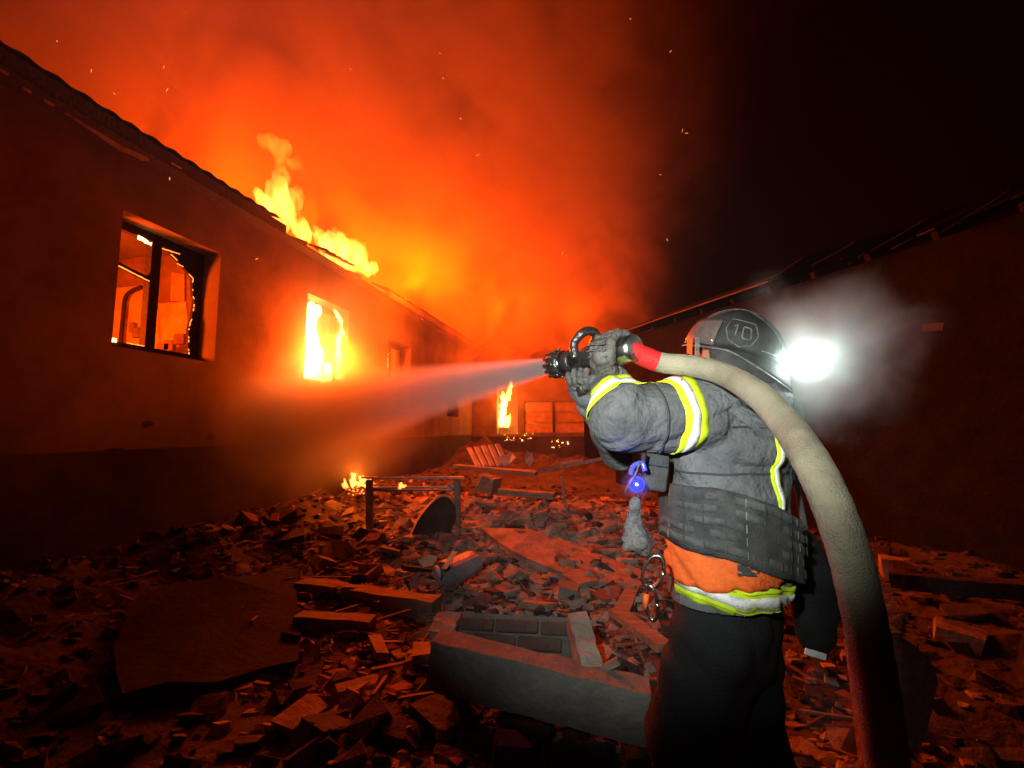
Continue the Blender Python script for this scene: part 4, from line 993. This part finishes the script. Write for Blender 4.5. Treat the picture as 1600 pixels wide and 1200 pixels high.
bl = empty('warning_light', tuple(at(995, 752, 1.42))); tag(bl, 'small blue glowing beacon light hung from the chest strap below the raised arm', 'light')
B_ = lambda o: under(o, bl)
bcn = at(995, 757, 1.40); bd = (V((0, 0, EYE))-bcn).normalized()
cl_ = mat('blue_tinted_plastic', (.10, .12, .60), (.04, .05, .35), 20, .2, .2, 40)
B_(MB().tube([bcn-bd*.03, bcn-bd*.004, bcn], [.024, .025, .022], 18).build('housing', cl_, smooth=True))
B_(MB().tube([bcn+bd*.000, bcn+bd*.006, bcn+bd*.010], [.021, .018, .006], 18).build('lens', mat('blue_lens', (.01, .01, .35), None, 9, .2, 0, emit=((.003, .003, 1.0), 2.2)), smooth=True))
B_(MB().tube([bcn+bd*.010, bcn+bd*.013], [.004, .003], 10).build('diode', emit_mat('blue_diode', (.5, .7, 1), 8)))
B_(MB().tube(catmull([at(985, 742, 1.41), at(990, 728, 1.42), at(1003, 724, 1.42), at(1008, 736, 1.41)], 5), [.008]*16, 8).build('carry_loop', cl_, smooth=True))
B_(MB().tube(catmull([at(1000, 722, 1.41), at(992, 742, 1.395), at(980, 762, 1.40), at(976, 772, 1.42)], 5), .0028, 8).build('lanyard', M['steel'], smooth=True))
B_(MB().tube([at(1006, 708, 1.42), at(1005, 722, 1.42)], [.010, .008], 10).build('clip', M['chrome']))
lamp('beacon_light', 'POINT', tuple(bcn+bd*.05), .6, (.02, .04, 1.0), .02)
mist('beacon_haze', 'faint blue-lit haze round the beacon light', tuple(bcn+bd*.02), (.075, .075, .075), 8, 9, (.9, .9, .9), (-.7, .3))  # haze puff added to give the beacon a halo
# pouch and flattened strap in front of the carrier
cpo = Mn(MB().bar(at(1027, 712, 1.52), at(1021, 766, 1.50), .075, .04, up=-fh, nseg=3, wob=.06).build('chest_pouch', M['nylon'], bevel=.006))
on_man(MB().bar(at(1027, 710, 1.49), at(1025, 728, 1.485), .078, .012, up=-fh, nseg=2, wob=.05).build('pouch_flap', M['nylon'], bevel=.003), cpo)
P, Fa = sdf_mesh([(at(993, 786, 1.45), at(990, 828, 1.45), .022, .026, -fh, 1.8), (at(990, 828, 1.45), at(1002, 848, 1.44), .026, .036, -fh, 1.3), (at(996, 840, 1.44), at(978, 856, 1.43), .026, .013), (at(1002, 850, 1.42), at(1008, 862, 1.42), .028, .015), (at(985, 838, 1.44), at(974, 842, 1.43), .014, .008)],
    .005, .010, wrinkle(.003, 2)); hg = np_obj('spare_glove', P, Fa, M['glove'], relax=1); tag(hg, 'crumpled grey glove hanging below the blue beacon light', 'glove')
# ring and snap hook on the hip
cb_ = empty('carabiner', tuple(at(1020, 900, 1.40))); tag(cb_, 'steel ring and snap hook with an orange grip, dangling at the left hip', 'carabiner')
def px_loop(cx, cy, a, b_, z, n=28, sh=0): return [at(cx+a*math.cos(2*math.pi*i/n)+sh*math.sin(2*math.pi*i/n), cy+b_*math.sin(2*math.pi*i/n), z-.01*math.cos(2*math.pi*i/n)) for i in range(n+1)]
under(MB().tube(px_loop(1021, 893, 16, 25, 1.385, sh=-5), .0056, 8).build('ring', M['chrome'], smooth=True), cb_)
under(MB().tube(px_loop(1018, 942, 9, 27, 1.375, sh=3), .0062, 8).build('snap_hook', M['chrome'], smooth=True), cb_)
under(MB().tube([at(1010, 928, 1.373), at(1008, 950, 1.373)], [.0085, .0085], 10).build('orange_grip', M['orange'], smooth=True), cb_)
# kit bag behind the right hip with a pale strip on its lower edge
P, Fa = sdf_mesh([(at(1262, 850, 1.80), at(1268, 900, 1.82), .05, .09, -fh, 1.5), (at(1268, 900, 1.82), at(1275, 985, 1.84), .10, .085, -fh, 1.5)], .011, .03, wrinkle(.006, 5))
kb = empty('kit_bag', tuple(at(1272, 960, 1.84))); tag(kb, 'dark cloth kit bag slung behind the right hip, pale strip at its bottom edge', 'bag')
ko = under(np_obj('bag_body', P, Fa, M['trouser'], relax=1), kb)
under(MB().bar(at(1258, 1017, 1.72), at(1290, 1027, 1.72), .006, .022, up=UP, nseg=4, wob=.1).build('pale_strip', M['silver']), kb)
under(MB().tube(catmull([at(1262, 850, 1.80), at(1240, 740, 1.84), at(1205, 640, 1.86)], 6), .012, 8).build('strap', M['nylon'], smooth=True), kb)
# ------------------------------------------------------------------ bedstead and the big pieces of wreckage
def G(px, py):
    """ground point seen at a pixel"""
    o, d = ray(px, py); t = .8
    for _ in range(400):
        p = o+d*t
        if p.z <= gh(p.x, p.y): break
        t += .03
    return o+d*t
def dep(p): return (MC.inverted() @ p).z*-1
bs = empty('bedstead', tuple(G(645, 838))); tag(bs, 'rusty steel bedstead with two flat-capped posts and twin top rails', 'bed frame')
Bs = lambda o: under(o, bs)
dz = dep(G(645, 835))
for px in (577, 714):
    Bs(MB().bar(at(px, 750, dz), at(px+1, 838, dz), .085, .06, up=(0, 1, 0)).build('post', M['mortar'], bevel=.006))
    Bs(MB().box(at(px, 746, dz), (.19, .12, .022), Matrix.Rotation(YAW, 3, 'Z')).build('post_cap', M['wallpaper'], bevel=.004))
for py in (747, 762): Bs(MB().bar(at(582, py+1, dz), at(709, py-1, dz), .03, .03).build('rail', M['paint']))
Bs(MB().bar(at(582, 766, dz), at(709, 766, dz), .05, .02).build('rail', M['steel']))
Bs(MB().bar(at(584, 795, dz+.2), at(640, 793, dz+.2), .02, .02).build('rail', M['steel']))
Bs(MB().bar(at(572, 845, dz+.02), at(716, 838, dz+.02), .03, .2, nseg=4, wob=.1).build('foot_panel', M['char']))
Bs(MB().bar(at(700, 756, dz-.03), at(710, 766, dz-.03), .07, .03).build('bracket', M['steel']))
def slab(name, label, cat, px_pts, depth, th, m, push=(0, 0, 1), group=None, bev=.004, root=None):
    """a flat piece: outline points (px, py, depth) with real thickness along push"""
    P = [at(*(q if len(q) == 3 else (*q, depth))) for q in px_pts]; n = len(P); c = sum(P, V())/n; d = V(push).normalized()*th
    P = [p-c for p in P]
    mb = MB(); mb.add(P+[p-d for p in P], [tuple(range(n)), tuple(range(2*n-1, n-1, -1))]+[(i, i+n, (i+1) % n+n, (i+1) % n) for i in range(n)])
    o = mb.build(name, m); bm = bmesh.new(); bm.from_mesh(o.data); bmesh.ops.triangulate(bm, faces=[f for f in bm.faces if len(f.verts) > 4]); bmesh.ops.recalc_face_normals(bm, faces=bm.faces[:])
    bmesh.ops.subdivide_edges(bm, edges=bm.edges[:], cuts=2, use_grid_fill=True)
    for v in bm.verts: v.co += V((fbm(v.co.x*7, v.co.y*7, v.co.z*7+c.x), fbm(v.co.x*7+9, v.co.y*7, v.co.z*7), fbm(v.co.x*7, v.co.y*7+5, v.co.z*7)))*th*.35
    bm.to_mesh(o.data); bm.free(); o.location = c
    return tag(o, label, cat, group)
# curved chair back leaning on the bedstead: a padded board with a bright rim
d0 = dz-.25
ca = [(640, 842), (652, 815), (668, 793), (682, 780), (694, 776), (704, 780), (712, 792), (713, 808), (706, 828), (694, 850), (678, 862), (655, 860)]
cbk = empty('chair_back', tuple(at(675, 850, d0))); tag(cbk, 'curved upholstered chair back leaning against the bedstead, its rim glowing orange', 'chair part')
P = [at(x, y, d0+(850-y)*.002) for x, y in ca]; n = len(P); off = fh*.07+rh*-.02+UP*.02
mb = MB(); mb.add(P+[p+off for p in P], [tuple(range(n)), tuple(range(2*n-1, n-1, -1))]); under(mb.build('pad', M['rubble_dark']), cbk)
rim = MB()
for i in range(0, 5): pass
rp_ = catmull(P[:7], 5); vs = []; fs = []
for i, p in enumerate(rp_): vs += [p, p+off]
fs = [(2*i, 2*i+2, 2*i+3, 2*i+1) for i in range(len(rp_)-1)]
under(me_obj('rim', vs, fs, M['wallpaper'], None, True), cbk)
P2 = P[6:]+[P[0]]; vs = []
for p in P2: vs += [p, p+off]
under(me_obj('edge', vs, [(2*i, 2*i+2, 2*i+3, 2*i+1) for i in range(len(P2)-1)], M['rubble_dark']), cbk)
under(MB().bar(at(676, 856, d0-.03), at(683, 832, d0-.04), .012, .03).build('leg', M['sheet']), cbk)
# bent metal bucket
bk = empty('crushed_bucket', tuple(at(715, 925, 2.9))); tag(bk, 'crushed grey metal bucket lying open in the rubble below the chair back', 'bucket')
u = lambda o: under(o, bk)
d1 = dep(G(715, 925))
b0 = at(696, 900, d1-.10); b1 = at(738, 878, d1+.12); ba = (b1-b0).normalized(); bu = ba.cross(UP).normalized(); bw_ = bu.cross(ba)
vs = []; fs = []
for j in range(9):
    t = j/8; c_ = b0.lerp(b1, t)
    for i in range(24):
        a_ = i*math.pi/12; r_ = (.178-.04*t)*(1+.10*math.sin(a_*2+.6)+.07*fbm(math.cos(a_)*1.6, math.sin(a_)*1.6, t*2)); vs.append(c_+bu*math.cos(a_)*r_+bw_*math.sin(a_)*r_*.74)
for j in range(8):
    for i in range(24): fs.append((j*24+i, j*24+(i+1) % 24, (j+1)*24+(i+1) % 24, (j+1)*24+i))
fs.append(tuple(8*24+i for i in range(24)))
o = me_obj('side', vs, fs, M['sheet']); o.modifiers.new('t', 'SOLIDIFY').thickness = .006; u(o)
u(MB().tube(vs[:24]+[vs[0]], .008, 8).build('rolled_edge', M['sheet'], smooth=True))
u(MB().bar(at(711, 862, d1-.06), at(694, 889, d1-.22), .05, .012, up=(0, 0, 1), nseg=4, wob=.2).build('torn_flap', M['wallpaper']))
u(MB().tube([at(682, 885, d1-.15), at(686, 895, d1-.2), at(688, 903, d1-.2)], [.018, .02, .006], 8).build('handle_lug', M['paint'], smooth=True))
def rot_hull(name, label, cat, px, py, size, m, rot=(0, 0, 0), seed=0, lift=.3, n=14, group=None, at_depth=None):
    rg = random.Random(seed); p = at(px, py, at_depth) if at_depth else G(px, py)
    pts = []
    for sx in (-1, 1):
        for sy in (-1, 1):
            for sz in (-1, 1): pts.append(V((sx*size[0]/2*rg.uniform(.7, 1), sy*size[1]/2*rg.uniform(.7, 1), sz*size[2]/2*rg.uniform(.7, 1))))
    for _ in range(n-8): pts.append(V([rg.uniform(-.55, .55)*s for s in size]))
    o = hull(pts, name, m); o.location = p+V((0, 0, size[2]*lift)); o.rotation_euler = rot
    return tag(o, label, cat, group) if label else tag(o, None, None, group)
slab('plaster_flake', 'small curled orange-lit flake at the left lip of the crushed bucket', 'plaster', [(654, 874, d1), (668, 866, d1), (682, 870, d1), (676, 880, d1), (662, 882, d1)], d1, .03, M['wallpaper'])
# long slabs and beams
M['soot_board'] = mat('sooty_wallboard', (0.055, 0.045, 0.038), (0.022, 0.018, 0.016), 3, .95, .6, 20, spec=.15)  # dark even base colour for the torn wallboard
def gpt(px, py, up_=0.0): p = G(px, py); return (px, py, dep(p)-up_)
slab('plaster_slab', 'broad buckled plaster slab slanting down to the right behind the bucket', 'slab', [gpt(752, 826, .25), gpt(830, 826, .25), gpt(905, 850, .2), gpt(1000, 890, .15), gpt(1002, 912, .12), gpt(930, 908, .15), gpt(860, 890, .2), gpt(800, 862, .25)], 0, .07, M['rubble'])
slab('plaster_slab', 'narrow pale plank lying across the lower end of the broad plaster slab', 'slab', [gpt(880, 884, .28), gpt(905, 888, .26), gpt(935, 905, .22), gpt(905, 912, .22), gpt(880, 898, .25)], 0, .05, M['wood'])
slab('wall_panel', 'large torn sheet of wallboard lying flat on the left of the yard', 'panel', [gpt(215, 932, .2), gpt(262, 912, .22), gpt(350, 903, .22), gpt(466, 888, .2), gpt(463, 935, .18), gpt(471, 985, .17), gpt(466, 1032, .16), gpt(400, 1046, .16), gpt(340, 1066, .18), gpt(262, 1064, .18), gpt(190, 1082, .2), gpt(176, 1010, .2)], 0, .03, M['soot_board'])
def beam(name, label, cat, a, b, w, h, m, seg=8, wob=.12, group=None, up=(0, 0, 1)):
    A_, B_2 = at(*a), at(*b); c = (A_+B_2)/2; o = MB().bar(A_-c, B_2-c, w, h, nseg=seg, wob=wob, up=up).build(name, m); o.location = c; return tag(o, label, cat, group)
def gd(px, py, up_=.12): return gpt(px, py, up_)
beam('roof_beam', 'long charred roof beam lying across the rubble left of the brick fragment', 'beam', gd(470, 918), gd(682, 950), .16, .14, M['wood'])
beam('short_plank', 'short dark plank lying just below the long roof beam', 'plank', gd(466, 968), gd(582, 976), .14, .09, M['wood'])
beam('lintel', 'heavy concrete lintel lying in front of the brick fragment', 'lintel', (678, 1028, 2.25), (1012, 1112, 2.02), .14, .22, M['concrete'], 12, .05)
beam('lintel_stub', 'orange-lit masonry stub rising at the left end of the concrete lintel', 'masonry', (690, 1000, 2.42), (702, 968, 2.58), .13, .10, M['rubble'], 4, .15)
beam('masonry_post', 'leaning broken strip of masonry at the right edge of the brick fragment', 'masonry', (900, 972, 2.45), (924, 1058, 2.15), .10, .14, M['rubble'], 6, .15)
beam('split_board', 'split board slanting down behind the firefighter\'s left leg', 'board', gd(962, 955), gd(1040, 1012), .12, .05, M['wood'], 6)
beam('split_board', 'short upright board poking from the rubble above the slanting split board', 'board', gd(990, 918), gd(968, 962), .12, .05, M['wood'], 4)
beam('broken_stick', 'bright splinter of wood resting on the lintel\'s right end', 'stick', (930, 1052, 2.15), (967, 1032, 2.12), .03, .03, M['wood'], 4)
# brick fragment: a fallen piece of wall, bricks laid in mortar
bf = empty('brick_wall_fragment', tuple(at(800, 1005, 2.4))); tag(bf, 'fallen piece of brick wall lying tilted behind the concrete lintel', 'brickwork')
o_ = at(715, 965, 2.62); ex = (at(896, 975, 2.50)-o_); lx = ex.length; ex.normalize(); ey = (at(722, 1048, 2.44)-o_); ly = ey.length; ey = (ey-ex*ey.dot(ex)).normalized(); en = ex.cross(ey).normalized()
if en.dot(fh) > 0: en = -en
ly = .34
mb = MB(); P = [o_-ey*.03, o_+ex*lx-ey*.03, o_+ex*lx+ey*ly, o_+ey*ly]; mb.add(P+[p-en*.12 for p in P], [(0, 1, 2, 3), (7, 6, 5, 4), (0, 4, 5, 1), (1, 5, 6, 2), (2, 6, 7, 3), (3, 7, 4, 0)]); under(mb.build('mortar_bed', M['sooty_mortar']), bf)
random.seed(44); rm = Matrix((ex, ey, en)).transposed()
for r_ in range(5):
    yy = .03+r_*.082; x_ = -.02-(r_ % 2)*.12
    while x_ < lx-.06:
        a = max(x_, .004); b2 = min(x_+.235, lx-.004)
        if b2-a > .06:
            p = o_+ex*((a+b2)/2)+ey*yy+en*random.uniform(-.002, .008); bo_ = MB().box((0, 0, 0), (b2-a, .064, .05)).build('brick', M['sooty_brick'], bevel=.006)
            bo_.matrix_world = Matrix.Translation(p) @ (rm @ Matrix.Rotation(random.uniform(-.02, .02), 3, 'Z')).to_4x4(); bo_.parent = bf; bo_.matrix_parent_inverse = Matrix.Translation(-bf.location)
        x_ += .25
# sheet leaning on the right, brick red puts the firelight into its colour
rs = at(1400, 1060, 1.9)
pts = [(1318, 1000, 1.95), (1352, 984, 1.95), (1388, 981, 1.95), (1420, 1004, 1.95), (1445, 1034, 1.93), (1455, 1062, 1.9), (1450, 1100, 1.85), (1425, 1160, 1.8), (1340, 1190, 1.75)]
slab('table_top', 'rounded warped tabletop standing on edge to the right of the hose', 'tabletop', pts, 0, .03, M['brick'], push=fh)
beam('dark_beam', 'charred beam lying beyond the warped tabletop on the right', 'beam', (1390, 905, 3.3), (1600, 925, 2.9), .10, .10, M['char'])
# things in the background heap
for k, (a, b, lab) in enumerate((((708, 730, 7.6), (838, 737, 7.3), 'bent steel pipe lying over the heap, its end turned up'), ((838, 737, 7.0), (945, 716, 6.6), 'thin iron rod sagging from the heap towards the firefighter'),
                                 ((872, 724, 7.6), (912, 719, 7.4), 'short bright splinter of wood beside the thin iron rod'))):
    beam('metal_pipe' if k < 2 else 'wood_splinter', lab, 'pipe' if k < 2 else 'wood', a, b, .05, .05, M['steel'] if k < 2 else M['wood'], 6)
beam('plank', 'flat plank lying across the top of the heap right of the bedstead', 'plank', (712, 728, 7.2), (838, 740, 6.8), .20, .05, M['wood'])
beam('plank', 'lower cracked plank half buried under the flat plank', 'plank', (780, 768, 6.4), (866, 775, 6.2), .18, .08, M['wood'])
beam('wood_block', 'square wooden block standing in the heap right of the bedstead post', 'block', (752, 752, 6.7), (776, 760, 6.6), .3, .22, M['wood'], 3)
beam('stake', 'thin burnt stake standing upright in the rubble beyond the pale slab', 'stake', (877, 743, 6.2), (884, 792, 6.0), .035, .03, M['wood'], 4, up=(0, 1, 0))
cs = empty('corrugated_sheet', tuple(at(755, 715, 8.5))); tag(cs, 'corrugated metal sheet leaning against the heap below the doorway flame', 'metal sheet')
for k in range(5):
    o = MB().bar(at(733+k*11, 700-k*1.5, 8.8), at(748+k*11, 729, 8.3), .10, .04, nseg=3, wob=.1).build('ridge', M['sheet'], bevel=.01); under(o, cs)
slab('tin_lid', 'curled tin lid catching the light beside the corrugated sheet', 'lid', [(775, 714, 8.3), (800, 708, 8.3), (806, 714, 8.2), (796, 724, 8.2), (780, 724, 8.2)], 0, .03, M['sheet'])
slab('tin_lid', 'oval bucket lid leaning further right of the curled tin lid', 'lid', [(822, 704, 8.4), (832, 708, 8.4), (834, 718, 8.3), (828, 727, 8.3), (820, 720, 8.3)], 0, .03, M['sheet'])
# dark barrier at the right of the wing, behind the firefighter's arm
o = MB().box((0, 0, 0), (1.5, .12, 2.9)).build('scorched_board', M['sooty']); o.location = (-.05, 14.6, 1.75); tag(o, 'tall soot-blackened board standing beside the pale boards', 'board')

# individually chosen stones near the camera
named = [(577, 900, (.20, .16, .16), 'rubble', 'upturned broken pot shard left of the crushed bucket'), (505, 885, (.34, .22, .12), 'rubble', 'flat stone at the far left edge of the lit rubble'),
         (648, 955, (.17, .12, .05), 'wallpaper', 'bright pale tile chip lying on the end of the long roof beam'), (802, 905, (.19, .16, .13), 'rubble', 'rounded orange stone in the middle of the yard, under the pale slab'),
         (800, 925, (.16, .1, .08), 'rubble', 'flat stone wedged beneath the rounded orange stone'), (888, 935, (.22, .2, .15), 'concrete', 'squared concrete block with a bright top, above the brick fragment'),
         (985, 930, (.12, .1, .1), 'rubble', 'small broken brick end near the snap hook'), (665, 1035, (.2, .3, .12), 'rubble', 'crumbling red lump at the left foot of the lintel'),
         (470, 1125, (.32, .16, .07), 'rubble', 'long red slab of plaster at the bottom left'), (555, 1080, (.26, .12, .06), 'rubble', 'thin reddish slab below the short dark plank'),
         (800, 1180, (.2, .14, .1), 'rubble', 'half-lit lump at the bottom edge of the rubble'), (945, 1045, (.2, .15, .12), 'rubble', 'angular stone on the lintel behind the bright splinter'),
         (240+270, 1150, (.22, .2, .1), 'rubble_dark', 'dark rounded stone below the long red slab'), (515, 835, (.3, .25, .12), 'rubble', 'tilted tile fragment left of the bedstead post'), (1405, 900, (.3, .3, .22), 'rubble', 'red-lit rubble lump to the right of the hose'), (1500, 1010, (.3, .25, .15), 'rubble', 'small dim rubble lump far right of the tabletop')]
for k, (px, py, s, m, lab) in enumerate(named):
    rot_hull('broken_stone', lab, 'stone', px, py, s, M[m], (random.uniform(-.4, .4), random.uniform(-.3, .3), random.uniform(0, 3)), seed=k+100)
# larger broken slabs and boards thrown over the middle of the yard
for k, (px, py, s, m, ro, cat, lab) in enumerate((
    (835, 838, (.55, .12, .04), 'wood', (.1, .15, .5), 'board', 'snapped board lying across the far edge of the broad plaster slab'),
    (905, 800, (.42, .30, .05), 'rubble', (.3, -.2, .9), 'slab', 'tilted sheet of plaster on the heap left of the hanging glove'),
    (760, 795, (.36, .26, .05), 'rubble', (-.3, .3, .2), 'slab', 'broken plaster sheet propped beside the bedstead\'s right post'),
    (610, 870, (.40, .24, .06), 'concrete', (.25, .2, 1.9), 'slab', 'grey paving slab tilted left of the crushed bucket'),
    (540, 935, (.30, .2, .05), 'rubble', (.2, .35, 2.4), 'slab', 'pinkish plaster piece leaning behind the long roof beam'),
    (660, 900, (.5, .07, .05), 'char', (.05, .25, .7), 'timber', 'charred batten poking up left below the crushed bucket'),
    (840, 960, (.34, .14, .06), 'wood', (.2, .1, 2.8), 'board', 'short split board above the brick fragment'),
    (590, 1025, (.46, .10, .05), 'wood', (.1, .1, 2.2), 'board', 'splintered board lying left of the concrete lintel'),
    (960, 790, (.6, .10, .05), 'char', (0, .1, 2.7), 'timber', 'charred rafter piece on the ground near the hanging glove'),
    (450, 850, (.45, .3, .06), 'rubble_dark', (.2, -.2, .4), 'slab', 'soot-stained slab at the foot of the wall left of the ground fire'),
    (700, 1130, (.40, .26, .05), 'rubble_dark', (.2, .1, 1.1), 'slab', 'dark slab lying flat below the lintel\'s left end'),
    (940, 870, (.3, .12, .05), 'brick', (.2, .2, .3), 'brickwork', 'row of broken brick still mortared, below the tilted plaster sheet'))):
    rot_hull('broken_slab' if cat in ('slab', 'brickwork') else 'broken_board', lab, cat, px, py, s, M[m], ro, seed=k+300, lift=1.2, n=10)
# loose chunks one could pick up, and the fine litter between them
random.seed(77)
protos = []; SHAPES = {}
for k in range(14):
    fl_ = random.choice((.35, .5, .8)); pts = []
    for sx in (-1, 1):
        for sy in (-1, 1):
            for sz in (-1, 1): pts.append(V((sx*.5*random.uniform(.55, 1), sy*.38*random.uniform(.5, 1), sz*.3*fl_*random.uniform(.6, 1.2))))
    for _ in range(5): pts.append(V((random.uniform(-.55, .55), random.uniform(-.42, .42), random.uniform(-.3, .3)*fl_)))
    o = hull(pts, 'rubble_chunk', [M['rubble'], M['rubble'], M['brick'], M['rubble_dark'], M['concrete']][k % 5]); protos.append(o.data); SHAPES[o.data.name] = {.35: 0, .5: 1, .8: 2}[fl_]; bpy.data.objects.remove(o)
def visible_px(x, y):
    p = MC.inverted() @ V((x, y, gh(x, y)))
    if p.z > -.5: return None
    return 800-p.x/p.z*FPX, 600+p.y/p.z*FPX, -p.z
cnt = 0; tries = 0
while cnt < 270 and tries < 20000:
    tries += 1
    px = random.gauss(790, 210) if random.random() < .75 else random.uniform(120, 1590); py = random.choice((random.uniform(765, 960), random.uniform(740, 840), random.uniform(900, 1190)))
    if not (60 < px < 1590): continue
    if 1030 < px < 1340: continue
    if px < 440 and 900 < py < 1090: continue
    if 690 < px < 900 and 950 < py < 1110: continue
    p = G(px, py); d = dep(p)
    if d > 9: continue
    sz = random.choice((.10, .13, .16, .2, .26))*(.75+.08*d)
    o = bpy.data.objects.new('rubble_chunk', random.choice(protos) if px < 1340 and py < 1060 else protos[random.choice((3, 8, 13))]); C.objects.link(o)  # right and near chunks are all dark ones, shade put into their colour
    o.location = p+V((0, 0, sz*.10)); o.rotation_euler = (random.uniform(-.6, .6), random.uniform(-.6, .6), random.uniform(0, 6.28)); o.scale = (sz, sz*random.uniform(.7, 1.1), sz*random.uniform(.7, 1.2))
    zones = [('by the foot of the house wall', 430, 800, 120), ('round the ground fire', 545, 775, 70), ('round the bedstead', 640, 815, 90), ('round the crushed bucket', 715, 900, 80), ('on the heap beyond the bedstead', 830, 775, 90),
             ('beside the broad plaster slab', 880, 870, 90), ('behind the long roof beam', 520, 880, 80), ('in front of the short plank', 560, 1020, 90), ('by the torn wallboard', 300, 1100, 170), ('behind the brick fragment', 800, 945, 70),
             ('near the firefighter\'s left leg', 985, 960, 70), ('in front of the concrete lintel', 800, 1150, 150), ('beyond the warped tabletop', 1450, 930, 120), ('in front of the warped tabletop', 1480, 1130, 120), ('at the foot of the dark shed', 1420, 820, 90)]
    zn = min(zones, key=lambda z: math.hypot(px-z[1], py-z[2])/z[3])[0]
    kd = {'rubble_mix': 'plaster-coated', 'fired_brick': 'brick', 'sooty_rubble': 'soot-blackened', 'cast_concrete': 'grey concrete'}[o.data.materials[0].name]
    shp = {0: 'flat', 1: 'wedge-shaped', 2: 'blocky'}[SHAPES[o.data.name]]
    big_ = 'large' if sz > .2 else ('small' if sz < .14 else 'middling')
    tag(o, big_+' '+shp+' '+kd+' chunk lying '+zn, 'rubble', big_+' '+shp+' '+kd+' chunks '+zn); cnt += 1
def litter(name, label, n, smin, smax, region, m, seed, lift=.3):
    rg = np.random.RandomState(seed); VS = []; FS = []; k0 = 0
    base = []
    for me in protos:
        v = np.array([q.co[:] for q in me.vertices]); f = [tuple(p.vertices) for p in me.polygons]; base.append((v, f))
    i = 0; rr_ = random.Random(seed)
    while i < n:
        x, y = region(rr_)
        q = visible_px(x, y)
        if q is None or not (-100 < q[0] < 1700 and q[1] < 1320): continue
        i += 1; v, f = base[rr_.randrange(len(base))]; s = rr_.uniform(smin, smax)*(1 if rr_.random() > .15 else 1.7)
        e = Matrix.Rotation(rr_.uniform(-.9, .9), 3, 'X') @ Matrix.Rotation(rr_.uniform(0, 6.28), 3, 'Z') @ Matrix.Diagonal((s*rr_.uniform(.6, 1.6), s, s*rr_.uniform(.6, 1.4)))
        e = np.array(e); w = v @ e.T+np.array([x, y, gh(x, y)+s*.08*lift]); VS.append(w); FS += [tuple(a+k0 for a in t) for t in f]; k0 += len(w)
    o = me_obj(name, np.concatenate(VS).tolist(), FS, m); return tag(o, label, None, None, 'stuff')
def reg_mid(r_):
    while True:
        x, y = r_.gauss(-.8, 1.7), r_.uniform(.9, 10)
        if -4.9 < x < 3.5 and not (x > 1.2+y*.12 and r_.random() < .75) and not (y < 2.3 and r_.random() < .6): return x, y  # pale litter thinned right and near, shade put into the mix
litter('rubble_litter', 'fine broken plaster and brick litter covering the yard', 5200, .03, .10, reg_mid, M['rubble'], 5)
litter('brick_litter', 'crushed brick bits scattered through the yard', 1800, .03, .09, reg_mid, M['brick'], 6)
litter('ash_litter', 'black ash and charred bits scattered over the yard', 3600, .03, .13, lambda r_: (r_.uniform(-4.8, 4.5), r_.uniform(.6, 12)), M['rubble_dark'], 8)
litter('heap_rubble', 'heap of small broken masonry piled behind the bedstead', 2600, .05, .16, lambda r_: (r_.gauss(-1.1, 1.0), r_.gauss(6.6, .9)), M['rubble'], 9)
# splinters and laths
rr_ = random.Random(15); mb = MB()
for i in range(420):
    x, y = reg_mid(rr_); a = rr_.uniform(0, 3.14); l = rr_.uniform(.08, .45); z = gh(x, y)+rr_.uniform(.01, .07)
    d = V((math.cos(a), math.sin(a), rr_.uniform(-.25, .25)))*l/2; mb.bar(V((x, y, z))-d, V((x, y, z))+d, rr_.uniform(.008, .03), rr_.uniform(.005, .014))
tag(mb.build('splinter_litter', M['wood']), 'broken laths and splinters lying through the rubble', None, None, 'stuff')
# embers glowing in the debris at the foot of the wall and drifting sparks
rr_ = random.Random(3); mb = MB()
for i in range(70):
    px = rr_.gauss(552, 16); py = rr_.gauss(764, 7); p = G(px, py)+V((0, 0, .05)); mb.box(p, (rr_.uniform(.01, .03), .02, rr_.uniform(.008, .02)), Matrix.Rotation(rr_.uniform(0, 3), 3, 'Z'))
tag(mb.build('embers', EMBER), 'glowing embers in the debris round the ground fire', None, None, 'stuff')
mb = MB()
for i in range(46):
    p = at(rr_.uniform(60, 1120), rr_.uniform(8, 520), rr_.uniform(5, 9)); d = V((rr_.uniform(-1, 1), 0, rr_.uniform(-.3, 1))).normalized()*rr_.uniform(.008, .028); mb.bar(p-d, p+d, .006, .006)
tag(mb.build('sparks', mat('spark', (.3, .1, .05), None, 5, .8, 0, emit=((1, .25, .05), 1.6))), 'sparks drifting up through the smoke', None, None, 'stuff')

# loose wires sprung from the wreckage
rr_ = random.Random(40)
for k, (px, py) in enumerate(((760, 880), (905, 990), (560, 880), (640, 1000), (1450, 980), (860, 765), (500, 1010))):
    p = G(px, py); pts = [p+V((rr_.uniform(-.05, .05)+.10*i*rr_.choice((1, 1, -.4)), rr_.uniform(-.06, .06), .02+.10*math.sin(i*1.1+k)*rr_.random())) for i in range(6)]
    o = MB().tube([q-p for q in catmull(pts, 6)], .0035, 6).build('loose_wire', M['steel'], smooth=True); o.location = p
    tag(o, ['thin wire sprung up right of the crushed bucket', 'thin wire curling over the brick fragment', 'thin wire lying behind the long roof beam', 'thin wire beside the left end of the lintel', 'thin wire beyond the warped tabletop', 'thin wire on the heap under the cracked plank', 'thin wire below the short dark plank'][k], 'wire', 'loose wires in the rubble')
